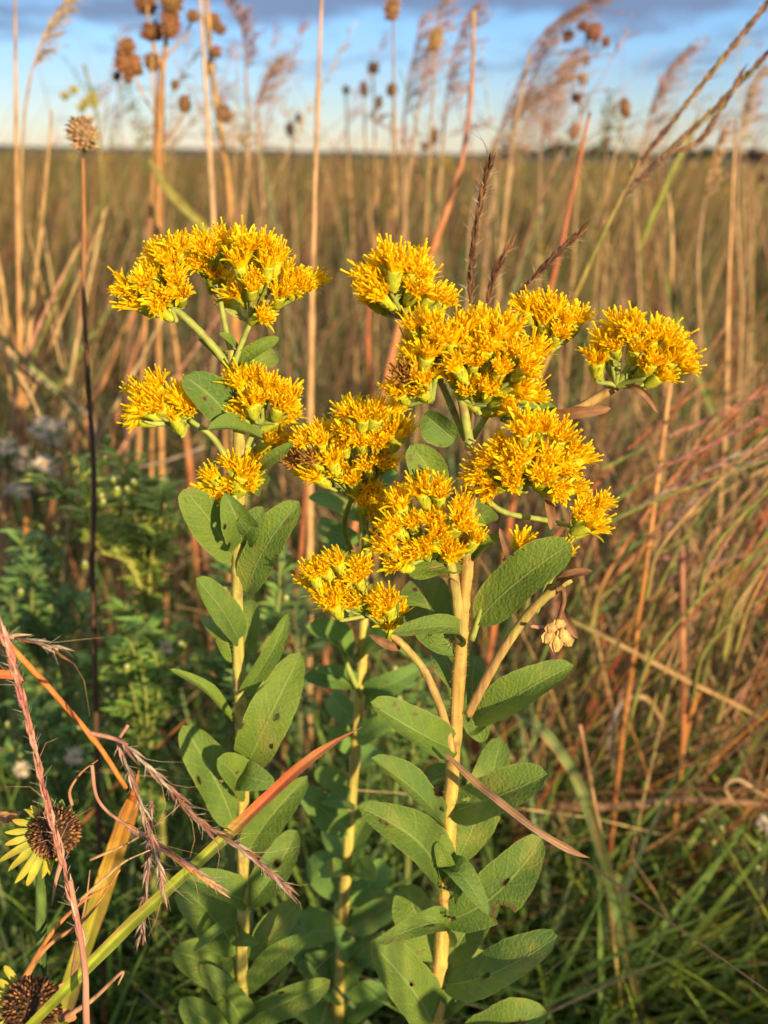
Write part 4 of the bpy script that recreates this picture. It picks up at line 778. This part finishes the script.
for k in range(20):
    x0 = r_.uniform(-20, 130); y0 = r_.uniform(430, 540); sg = r_.choice((1, 1, -1)); x1 = x0+sg*r_.uniform(30, 130); y1 = r_.uniform(200, 330); Y_ = r_.uniform(.75, 1.15); c_ = r_.choice((TAN, STRAW, PINK, (.42, .2, .09), OLIVE, GREY, (.2, .24, .07)))
    p_ = path([(x0, y0+40), (x0+sg*6, y0-30), ((x0+x1)/2, (y0+y1)/2-12), (x1, y1)], Y_, 7); w_ = r_.uniform(3, 7); mb = MB()
    mb.tube(p_, [w_/2*mpp(P)*(1-.6*i/len(p_)) for i, P in enumerate(p_)], grad([BROWN, c_, c_], len(p_)), 6)
    tag(mb.build('grass_culm', MAT['dry'], None, p_[0]), 'blurred slanting dry grass strand in the tangle at the left', 'grass stem', 'slanting strands at the left')
# thin stems nobody can tell apart
r_ = random.Random(5)
for k in range(80):
    x = r_.choice((r_.uniform(30, 330), r_.uniform(340, 768))); Y_ = r_.uniform(1.0, 2.2); top = r_.uniform(20, 140); ln = r_.uniform(-70, 90); c_ = r_.choice((TAN, STRAW, OLIVE, SAGE, PINK, PINK, (.36, .15, .09)))
    p_ = path([(x-ln*.8, 360), (x-ln*.3, 240), (x+ln*.2, 150), (x+ln*1.1, top)], Y_, 5); p_ = rooted(p_); mb = MB(); mb.tube(p_, lin(.0011, .0004, len(p_)), c_, 5)
    for q in range(r_.choice((0, 0, 14, 22))):
        f = r_.uniform(.72, .99)*(len(p_)-1.01); i = int(f); P = p_[i].lerp(p_[i+1], f-i); d = Vector((r_.uniform(-.3, .9), r_.uniform(-.5, .5), r_.uniform(.1, .9))).normalized(); l_ = r_.uniform(.006, .022)*Y_; mb.tube([P, P+d*l_*.6, P+d*l_-Vector((0, 0, l_*.2))], [.0003*Y_, .0008*Y_, .0002], jitc(c_, .3), 3, cap=False)
    tag(mb.build('grass_culm', MAT['dry'], None, p_[0]), 'thin blurred grass stem rising across the horizon', 'grass stem', 'thin stems across the horizon')

# ------------------------------------------------------------------ coneflowers at the lower left
def coneflower(label, x, y, rpx, Y, ax, petals, seed):
    c = at(x, y, Y); s = mpp(c); ax = Vector(ax).normalized(); r = random.Random(seed); Rr = rpx*s
    g = Vector((c.x-0.03, c.y+0.05, 0)); o = thing('coneflower', label, 'coneflower', g, 'fading coneflowers'); q = Vector((0, 0, 1)).rotation_difference(ax).to_matrix()
    mb = MB(); mb.tube(spline([g, g.lerp(c-ax*Rr*1.2, .6)+Vector((-.01, .01, .02)), c-ax*Rr*1.6, c-ax*Rr*.3], 8), .0022, GREEN, 8); mb.build('stem', MAT['dry'], o, g)
    mb = MB(); nn = 300
    rings = [(z, math.sqrt(max(0.003, 1-z*z))) for z in (-.25, 0, .25, .5, .7, .85, .95, .995)]
    mb.tube([c+ax*Rr*.95*z for z, _ in rings], [Rr*.95*w for _, w in rings], (0.05, .025, .012), 20)
    for i in range(nn):
        z = min(.998, -.15+1.13*(i+.5)/nn+r.uniform(-.03, .03)); rr = math.sqrt(max(0, 1-z*z)); th = i*2.39996+r.uniform(-.12, .12); n = q @ Vector((rr*math.cos(th), rr*math.sin(th), z)); P = c+n*Rr*.95
        col = jitc(r.choice(((0.10, .045, .02), (0.06, .028, .014), (0.22, .10, .035), (0.30, .14, .05))), .3)
        hh = r.uniform(.6, 1.5); mb.tube([P-n*Rr*.03, P+n*Rr*.07*hh, P+n*Rr*.14*hh], [Rr*.055, Rr*.052, Rr*.015], col, 5)
    mb.build('seed_disc', MAT['seed'], o, g)
    mb = MB()
    for k in range(16):
        th = k/16*6.283; d = q @ Vector((math.cos(th), math.sin(th), -.25)); P = c-ax*Rr*.25; mb.ribbon([P+d*Rr*.6, P+d*Rr*1.05, P+d*Rr*1.3-ax*Rr*.1], [.003, .0035, .0006], ax, (0.14, .2, .05))
    mb.build('sepals', MAT['grass'], o, g)
    for (ang, ln, w, cc) in petals:
        d2 = (rt*math.cos(R(ang))+up*math.sin(R(ang))); d = d2-ax*d2.dot(ax); d = (d.normalized()-ax*.25).normalized(); P = c-ax*Rr*.15+d*Rr*.8; L = ln*s*r.uniform(.62, 1.05)
        pts = [P+d*L*u+ax*L*.10*math.sin(u*2.5)+Vector((0, 0, -1))*L*.12*u*u for u in (0, .2, .4, .6, .8, .93, 1)]
        mb = MB(); mb.ribbon(pts, [.8*w*s*k*r.uniform(.85, 1.1) for k in (.45, .8, 1, 1, .8, .5, .15)], ax*.6+(CAM-c).normalized()*.5, grad([jitc(q_, .15) for q_ in cc], 7), r.uniform(.3, .8), twist=r.uniform(-1.3, 1.3)); mb.build('petal', MAT['petal'], o, g)
    return o
YE = (0.50, .44, .05); YG = (0.30, .38, .06); YO = (0.56, .36, .04)
pet = [(a_, l_, w_, [YG, YE, r_.choice((YE, YO))]) for a_, l_, w_ in [(100, 14, 6), (72, 10, 4), (118, 14, 6), (130, 19, 7), (142, 20, 7), (160, 24, 9), (174, 30, 9), (187, 34, 9), (200, 38, 10), (213, 42, 10), (226, 40, 10), (240, 38, 11), (256, 34, 10), (268, 26, 8), (282, 18, 6), (48, 12, 4)]]
coneflower('fading yellow coneflower with dark dome and ragged petals at the left edge', 54, 832, 24, 0.325, (0.55, -0.75, 0.32), pet, 3)
coneflower('fading coneflower with dark dome in the bottom left corner', 31, 1006, 27, 0.33, (0.5, -0.7, 0.5), [(a_, 30, 10, [YG, YE, YE]) for a_ in (120, 140, 160, 175, 190, 210, 230)] + [(20, 26, 12, [(0.6, .34, .14), (0.6, .32, .12), (.5, .24, .1)]), (-15, 34, 14, [(0.6, .34, .14), (0.6, .32, .12), (.5, .24, .1)])], 4)
blade('dead_leaf', [(-24, 828, .36), (0, 818), (12, 816), (22, 812)], 0.335, 12, [TAN, (0.4, .22, .1), (.44, .25, .1)], 'tan dead leaf behind the upper coneflower at the left edge', 'dead leaf')

# ------------------------------------------------------------------ asters among the green at the left
def daisy_mesh(colp, colc, n=16):
    mb = MB(); mb.blob((0, 0, .6*MM), (0, 0, 1), 1.7*MM, 2.2*MM, colc, 8, 5)
    for k in range(n):
        th = k/n*6.283+random.uniform(-.1, .1); d = Vector((math.cos(th), math.sin(th), random.uniform(-.1, .9))); mb.ribbon([d*1.4*MM, d*3.4*MM, d*random.uniform(5, 6.2)*MM], [.8*MM, 1.0*MM, .4*MM], (0, 0, 1), jitc(colp, .15), .2)
    return mb
dm = daisy_mesh((0.66, .57, .43), (0.46, .33, .16), 26); WHITE = dm.build('flower_head', MAT['petal']); WD = WHITE.data; bpy.data.objects.remove(WHITE)
mb = MB(); mb.blob((0, 0, 0), (0, 0, 1), 2.0*MM, 5*MM, (0.26, .36, .07), 8, 6)
for k in range(8): mb.ribbon([Vector((math.cos(k*.8)*1.2, math.sin(k*.8)*1.2, -2.2))*MM, Vector((math.cos(k*.8)*2.2, math.sin(k*.8)*2.2, 0))*MM, Vector((math.cos(k*.8)*1.6, math.sin(k*.8)*1.6, 3))*MM], [1*MM, 1.2*MM, .3*MM], (math.cos(k*.8), math.sin(k*.8), 0), (0.36, .42, .08))
mb.blob((0, 0, 2.3*MM), (0, 0, 1), 1.3*MM, 2.2*MM, (0.6, .6, .32), 7, 5)
BO = mb.build('flower_bud', MAT['petal']); BD = BO.data; bpy.data.objects.remove(BO)
def aster(label, base, tips, Y, leafcol, heads=(), buds=(), group=None, hs=1.0, seed=0, leaves=26):
    r = random.Random(seed); P0 = at(base[0], base[1], Y); g = Vector((P0.x, P0.y, 0)); o = thing('aster_plant', label, 'aster', g, group); mb = MB(); fo = MB()
    for (x, y) in tips:
        T = at(x, y, Y+r.uniform(-.05, .05)); q = spline([g, P0, P0.lerp(T, .6)+Vector((r.uniform(-.01, .01), 0, .012)), T], 8); mb.tube(q, lin(.0018, .0008, len(q)), mix(leafcol, BROWN, .4), 6)
        for m_ in range(leaves):
            f = r.uniform(.3, 1)*(len(q)-1.01); j = int(f); P = q[j].lerp(q[j+1], f-j); th = m_*2.4; ln = r.uniform(8, 20)*MM; d = Vector((math.cos(th), math.sin(th), r.uniform(.2, .9))).normalized()
            fo.ribbon([P, P+d*ln*.5, P+d*ln-Vector((0, 0, ln*.15))], [1.5*MM, 4.2*MM, .5*MM], (0, -.4, 1), jitc(leafcol, .3), .3)
    mb.build('stem', MAT['dry'], o, g); fo.build('foliage', MAT['grass'], o, g)
    for nm, data, spots in (('flower_head', WD, heads), ('flower_bud', BD, buds)):
        for (x, y) in spots:
            c = at(x, y, Y-.02+r.uniform(-.02, .02)); h = bpy.data.objects.new(nm, data); COL.objects.link(h); h.parent = o
            ax = Vector((r.uniform(-.5, .5), r.uniform(-.9, -.1), 1)).normalized(); k = hs*r.uniform(.8, 1.2)
            h.matrix_basis = Matrix.Translation(c-g) @ Vector((0, 0, 1)).rotation_difference(ax).to_matrix().to_4x4() @ Matrix.Diagonal((k, k, k, 1))
    return o
aster('white aster with fluffy pale blooms at the left edge', (40, 540), [(48, 428), (30, 462), (20, 490), (44, 490), (10, 440)], 0.78, GREEN, [(42, 424), (52, 430), (46, 440), (36, 432), (54, 442), (24, 452), (34, 466), (20, 466), (44, 464), (52, 470), (12, 490), (22, 492), (42, 490), (8, 448), (28, 478), (60, 428)], [(10, 525), (30, 526)], hs=1.15, seed=1)
rb = random.Random(9)
def spots(cx, cy, rx, ry, n): return [(cx+rb.gauss(0, rx), cy+rb.gauss(0, ry)) for _ in range(n)]
aster('bright yellow-green budding aster below the left flower clusters', (150, 640), spots(130, 482, 36, 26, 13), 0.63, (0.30, .38, .07), [], spots(128, 488, 30, 20, 26), 'budding asters', seed=2, leaves=48)
aster('budding aster in deep green with pale buds at far left', (40, 700), spots(40, 570, 30, 30, 11), 0.66, (0.16, .28, .08), [], spots(44, 570, 30, 40, 16), 'budding asters', seed=3, leaves=46)
aster('low green aster with two white blooms left of the left goldenrod', (150, 800), spots(140, 650, 36, 30, 12), 0.60, (0.20, .33, .07), [(166, 648), (75, 757)], spots(150, 690, 30, 22, 14), 'budding asters', seed=4, leaves=46)
aster('dark green aster with small pale buds above the upper coneflower', (70, 860), spots(60, 720, 36, 26, 9), 0.62, (0.12, .23, .06), [(22, 770)], spots(50, 720, 34, 24, 16), 'budding asters', seed=5, leaves=34)
aster('small budding aster with one white bloom at the lower right edge', (750, 940), [(702, 824), (716, 832), (742, 838), (762, 846), (766, 824)], 0.62, (0.12, .2, .05), [(766, 826)], [(702, 822), (721, 830), (713, 843), (742, 843), (759, 850), (743, 856), (756, 868), (759, 890)], seed=6, hs=1.0, leaves=8)
aster('fresh green budding aster behind the left goldenrod stem', (230, 760), [(215, 600), (236, 570), (262, 620), (280, 560), (205, 660), (250, 680)], 0.58, (0.18, .30, .07), [], spots(240, 610, 26, 40, 12), 'budding asters', seed=8, leaves=46)
aster('fresh green budding aster showing between the middle and right goldenrods', (410, 800), [(395, 690), (420, 660), (402, 730), (430, 700)], 0.60, (0.17, .29, .07), [], spots(408, 690, 14, 24, 6), 'budding asters', seed=9, leaves=44)
aster('grey-green leafy young plant between left and middle goldenrod', (300, 700), spots(305, 600, 14, 30, 6), 0.66, (0.12, .2, .08), [], [], seed=7, leaves=30)

# ------------------------------------------------------------------ the field
def field(name, n, rr, ang, h, w, pal, lean=(0.12, 0.04), ljit=0.25, seg=5, seed=0, stiff=1.5, excl=None, heightmod=True, mat='grass', tone=1.0):
    "many grass blades as one mesh: polar scatter round the camera foot, denser near"
    g = np.random.default_rng(seed); r = np.exp(g.uniform(math.log(rr[0]), math.log(rr[1]), n)); a = np.radians(g.uniform(ang[0], ang[1], n))
    x = r*np.sin(a); y = r*np.cos(a); 
    if excl is not None: k = ~excl(x, y); x, y, r = x[k], y[k], r[k]
    n = len(x); H = g.uniform(h[0], h[1], n)*np.clip(g.normal(1, .12, n), .6, 1.35)
    if heightmod: H *= (1+0.18*np.sin(x*1.7+y*.9)*np.cos(y*1.3-x*.6))*(1+np.where(r > 5, .22, 0)*np.sin(x*.43+1.3*np.sin(y*.13))*np.cos(y*.19))
    wd = g.uniform(w[0], w[1], n)*np.clip(r/1.2, 1, 30)**0.75; lx = lean[0]+g.normal(0, ljit, n); ly = lean[1]+g.normal(0, ljit, n)
    th = g.uniform(-.9, .9, n); sx, sy = np.cos(th), np.sin(th)
    P = np.array([p[0] for p in pal]); pr = np.array([p[1] for p in pal], float)
    patch = 0.5+0.5*np.sin(x*.9+2*np.sin(y*.35))*np.cos(y*.55+x*.21); wt = pr[None, :]*(0.35+np.abs(patch[:, None]*len(pal)-np.arange(len(pal))[None, :])%len(pal)); wt /= wt.sum(1, keepdims=True)
    ci = (wt.cumsum(1) < g.random(n)[:, None]).sum(1).clip(0, len(pal)-1); C = P[ci]*(tone*g.uniform(.6, 1.35, n))[:, None]
    V = np.zeros((n, seg+1, 2, 3)); 
    for i in range(seg+1):
        u = i/seg; b = u**stiff; z = H*(u-0.28*b*np.minimum(1, np.hypot(lx, ly))); cx = x+lx*H*b; cy = y+ly*H*b; ww = wd*(1-u**2.2*.93)*.5
        for j, s in enumerate((-1, 1)): V[:, i, j, 0] = cx+s*sx*ww; V[:, i, j, 1] = cy+s*sy*ww; V[:, i, j, 2] = z
    idx = np.arange(n*(seg+1)*2).reshape(n, seg+1, 2); Fq = np.stack([idx[:, :-1, 0], idx[:, :-1, 1], idx[:, 1:, 1], idx[:, 1:, 0]], -1).reshape(-1, 4)
    me = bpy.data.meshes.new(name); nv = V.size//3; me.vertices.add(nv); me.vertices.foreach_set('co', V.astype(np.float32).ravel())
    me.loops.add(Fq.size); me.loops.foreach_set('vertex_index', Fq.astype(np.int32).ravel()); me.polygons.add(len(Fq)); me.polygons.foreach_set('loop_start', np.arange(0, Fq.size, 4, dtype=np.int32))
    ca = me.color_attributes.new('Col', 'FLOAT_COLOR', 'POINT'); cc = np.ones((n, seg+1, 2, 4)); cc[..., :3] = C[:, None, None, :]
    ca.data.foreach_set('color', cc.astype(np.float32).ravel()); me.materials.append(MAT[mat]); me.update(calc_edges=True); me.validate()
    me.polygons.foreach_set('use_smooth', np.ones(len(Fq), bool)); o = bpy.data.objects.new(name, me); COL.objects.link(o); return kind(o, 'stuff')
def near_plants(x, y):                                             # keep the goldenrods, coneflowers and the camera free
    return (np.abs(x) < 0.34) & (y > -0.6) & (y < 0.62)
def right_only(x, y): return near_plants(x, y) | (x < -0.02-0.05*y)
def left_only(x, y): return near_plants(x, y) | (x > 0.10-0.02*y)
GOLD = [(TAN, 4), (STRAW, 2), ((.34, .16, .06), 2.5), (GREEN, 5), (RUST, 1.2), (OLIVE, 4), ((.30, .17, .12), 3), (BROWN, 3)]
field('prairie_grass', 2700, (0.68, 1.6), (-38, 38), (0.20, 0.46), (.002, .0045), GOLD, (0.30, 0.02), .45, tone=.85, seed=1, excl=right_only)
field('prairie_grass', 1500, (0.72, 1.5), (4, 38), (0.34, 0.56), (.0022, .0045), [(PINK, 4), (ORANGE, 3), (RUST, 2), (STRAW, 3), (OLIVE, 2), (TAN, 3)], (0.75, -0.05), .35, seed=21, excl=right_only, stiff=1.25)
field('prairie_grass', 2000, (0.80, 2.2), (-38, 18), (0.16, 0.40), (.002, .0045), [(GREEN, 4), (OLIVE, 3), (TAN, 3), (BROWN, 2), (ORANGE, 1.5)], (0.12, 0.02), .4, seed=2, excl=left_only)
field('prairie_grass', 1900, (1.0, 2.8), (-36, 36), (0.36, 0.60), (.003, .008), [((.34, .22, .10), 5), (STRAW, 1.5), ((.16, .18, .05), 4), (GREEN, 4), ((.34, .15, .06), 2.5), ((.12, .07, .035), 4)], (0.18, 0.0), .40, seed=22, tone=0.72)
field('prairie_grass', 1500, (0.74, 1.8), (-36, 36), (0.26, 0.52), (.0028, .0055), [(STRAW, 3), (TAN, 4), (PINK, 2), (OLIVE, 3), ((.2, .26, .07), 4), ((.4, .17, .07), 3)], (0.25, 0.0), .85, seed=31, stiff=1.3, tone=.85)
field('undergrowth', 15000, (0.62, 2.0), (-40, 40), (0.05, 0.17), (.003, .0075), [(GREEN, 4), (DEEP, 4), (SAGE, 2), (OLIVE, 2)], (0.0, -0.1), .7, seed=3, stiff=1.2)
field('undergrowth', 13000, (0.60, 1.5), (-40, 16), (0.10, 0.33), (.003, .008), [((.13, .22, .05), 5), (DEEP, 2), (SAGE, 4), ((0.22, .33, .06), 5)], (0.0, -0.1), .6, seed=13, stiff=1.2, tone=1.2, excl=lambda x, y: near_plants(x, y) & (y < .56) | (x > .24-.1*y))
field('prairie_grass', 5000, (0.58, 1.0), (1, 34), (0.07, 0.28), (.0025, .0055), [(LIME, 4), (GREEN, 3), ((.24, .34, .06), 5), (STRAW, 1)], (0.1, -0.1), .6, seed=23, stiff=1.3, excl=near_plants)
field('undergrowth', 6000, (1.2, 5.0), (-36, 36), (0.14, 0.36), (.005, .012), [(DEEP, 4), (GREEN, 3), ((.08, .14, .06), 4), (OLIVE, 1)], (0.05, -0.05), .5, seed=34, stiff=1.2)
field('dead_thatch', 4000, (0.66, 2.4), (-40, 40), (0.05, 0.20), (.0015, .004), [(BROWN, 4), ((.16, .12, .09), 3), ((.22, .14, .07), 3), (DARK, 3)], (0.3, -0.1), 1.1, seed=4, stiff=1.0)
field('prairie_grass', 16000, (2.4, 9), (-66, 66), (0.24, 0.50), (.003, .007), [((.34, .21, .085), 4), ((.17, .18, .045), 6), ((.32, .15, .055), 3), ((.08, .13, .035), 4), ((.13, .075, .035), 5), ((.07, .055, .03), 3)], (0.2, 0.02), .33, seed=5, tone=0.66)
field('prairie_grass', 42000, (8, 140), (-68, 68), (0.20, 0.50), (.002, .005), [((.31, .20, .075), 5), ((.16, .16, .04), 5), ((.28, .15, .05), 3), ((.09, .12, .035), 5), ((.12, .07, .03), 4)], (0.15, 0.02), .25, seed=6, seg=3, tone=.72)
field('prairie_grass', 520, (0.55, 2.2), (105, 195), (0.46, 0.74), (.004, .009), [(TAN, 4), (GREEN, 4), (BROWN, 2)], (0.15, 0.02), .3, seed=41)
field('prairie_grass', 6000, (0.7, 5.0), (100, 260), (0.10, 0.30), (.003, .006), [(TAN, 4), (GREEN, 3), (BROWN, 2)], (0.2, 0.02), .3, seed=7)
field('prairie_grass', 3400, (0.5, 4.5), (38, 100), (0.14, 0.34), (.003, .006), [(TAN, 4), (GREEN, 3), (RUST, 2)], (0.2, 0.02), .3, seed=8, excl=near_plants)
field('prairie_grass', 3400, (0.5, 4.5), (-100, -38), (0.14, 0.30), (.003, .006), [(TAN, 3), (GREEN, 4), (OLIVE, 2)], (0.2, 0.02), .3, seed=9, excl=near_plants)
field('prairie_grass', 2200, (2.0, 16), (-36, 36), (0.50, 0.86), (.0010, .0026), [(TAN, 4), (GREEN, 4), (PINK, 2), ((.38, .15, .07), 4), (OLIVE, 3), (STRAW, 2)], (0.22, 0.0), .22, seed=33, tone=0.72)
# unseen broad-leaved weeds beside the camera, added to dapple the goldenrods with shade
mb = MB(); r_ = random.Random(77)
for k in range(11):
    x = r_.uniform(.10, .36); y = r_.uniform(-.02, .15) if x > .14 else r_.uniform(-.04, .08); H = r_.uniform(.40, .56); top = Vector((x+r_.uniform(-.02, .03), y+r_.uniform(-.03, .02), H)); q = spline([(x, y, 0), (x, y, H*.5), top], 8)
    mb.tube(q, lin(.003, .0016, len(q)), OLIVE, 7)
    for m_ in range(16):
        f = r_.uniform(.45, 1)*(len(q)-1.01); i = int(f); P = q[i].lerp(q[i+1], f-i); th = m_*2.4+r_.uniform(-.3, .3); d = Vector((math.cos(th), math.sin(th), r_.uniform(.3, .9))).normalized(); l_ = r_.uniform(.03, .055); w_ = l_*.36
        if (P+d*l_).x < .38*(P+d*l_).y+.05: continue
        mb.ribbon([P, P+d*l_*.25, P+d*l_*.5, P+d*l_*.75, P+d*l_-Vector((0, 0, l_*.12))], [w_*.3, w_*.85, w_, w_*.75, w_*.08], (0, 0, 1), jitc(SAGE, .2), .2)
kind(mb.build('shade_weeds', MAT['grass']), 'stuff')
# yellow bloom specks in the far field
mb = MB(); r_ = random.Random(3)
for k in range(380):
    rr = math.exp(r_.uniform(math.log(4), math.log(70))); a = R(r_.uniform(-34, 34)); s = rr*.0022*r_.uniform(.6, 1.6); c = Vector((rr*math.sin(a), rr*math.cos(a), r_.uniform(.34, .54)))
    if math.sin(c.x*.5)+math.cos(c.y*.23) < 0.2: continue
    mb.blob(c, (0, 0, 1), s, s*1.2, (0.5, .33, .03), 5, 3, jit=.3)
kind(mb.build('field_flowers', MAT['petal']), 'stuff')

# ground: one sheet to the horizon
def ground_mat():
    m = bpy.data.materials.new('prairie_soil'); m.use_nodes = True; nt = m.node_tree; p = nt.nodes['Principled BSDF']; p.inputs['Roughness'].default_value = .95
    tcn = N(nt, 'ShaderNodeTexCoord'); a = N(nt, 'ShaderNodeTexNoise'); a.inputs['Scale'].default_value = .35; a.inputs['Detail'].default_value = 8; nt.links.new(tcn.outputs['Object'], a.inputs['Vector'])
    b = N(nt, 'ShaderNodeTexNoise'); b.inputs['Scale'].default_value = 30; b.inputs['Detail'].default_value = 6; nt.links.new(tcn.outputs['Object'], b.inputs['Vector'])
    cr = N(nt, 'ShaderNodeValToRGB'); e = cr.color_ramp.elements; e[0].position = .3; e[0].color = (.05, .06, .02, 1); e[1].position = .72; e[1].color = (.20, .13, .05, 1); x = e.new(.5); x.color = (.11, .085, .03, 1)
    nt.links.new(a.outputs['Fac'], cr.inputs[0]); mu = N(nt, 'ShaderNodeMixRGB', blend_type='MULTIPLY'); mu.inputs['Fac'].default_value = .7; nt.links.new(cr.outputs[0], mu.inputs['Color1']); nt.links.new(b.outputs['Fac'], mu.inputs['Color2']); nt.links.new(mu.outputs[0], p.inputs['Base Color'])
    bp = N(nt, 'ShaderNodeBump'); bp.inputs['Distance'].default_value = .02; nt.links.new(b.outputs['Fac'], bp.inputs['Height']); nt.links.new(bp.outputs[0], p.inputs['Normal']); return m
mb = MB(); rad = [0, .3, .6, 1, 1.6, 2.5, 4, 7, 12, 20, 40, 80, 160, 320, 640, 1300, 2600]; seg = 48; prev = None
for i, q in enumerate(rad):
    row = []
    for j in range(seg):
        a = 2*math.pi*j/seg; x, y = q*math.sin(a), q*math.cos(a); z = (mnoise.noise(Vector((x*.9, y*.9, 0)))*.012 if q < 30 else mnoise.noise(Vector((x*.01, y*.01, 3)))*.05)
        row.append(mb.vert((x, y, z-.004)))
    if prev:
        for j in range(seg): mb.face((prev[j], prev[(j+1) % seg], row[(j+1) % seg], row[j])) if i > 1 else mb.face((prev[0], row[(j+1) % seg], row[j]))
    prev = row
kind(mb.build('ground', ground_mat()), 'structure')
# far wood along the horizon
mb = MB(); r_ = random.Random(21)
for k in range(420):
    a = r_.uniform(-36, 36); d = r_.uniform(520, 760); hmax = 1.3+3.6*(a > 6)+1.8*math.sin(a*.9)*(a > 6); x, y = d*math.sin(R(a)), d*math.cos(R(a)); hh = max(.8, hmax*r_.uniform(.5, 1.1))
    for q in range(5):
        c = Vector((x+r_.uniform(-3, 3), y+r_.uniform(-3, 3), hh*r_.uniform(.3, .9))); mb.blob(c, (r_.uniform(-.4, .4), 0, 1), min(hh, r_.uniform(1.6, 3.4)), hh*r_.uniform(.5, .9), jitc((0.05, .06, .03), .3), 6, 4, jit=.3)
kind(mb.build('treeline', MAT['grass']), 'stuff')
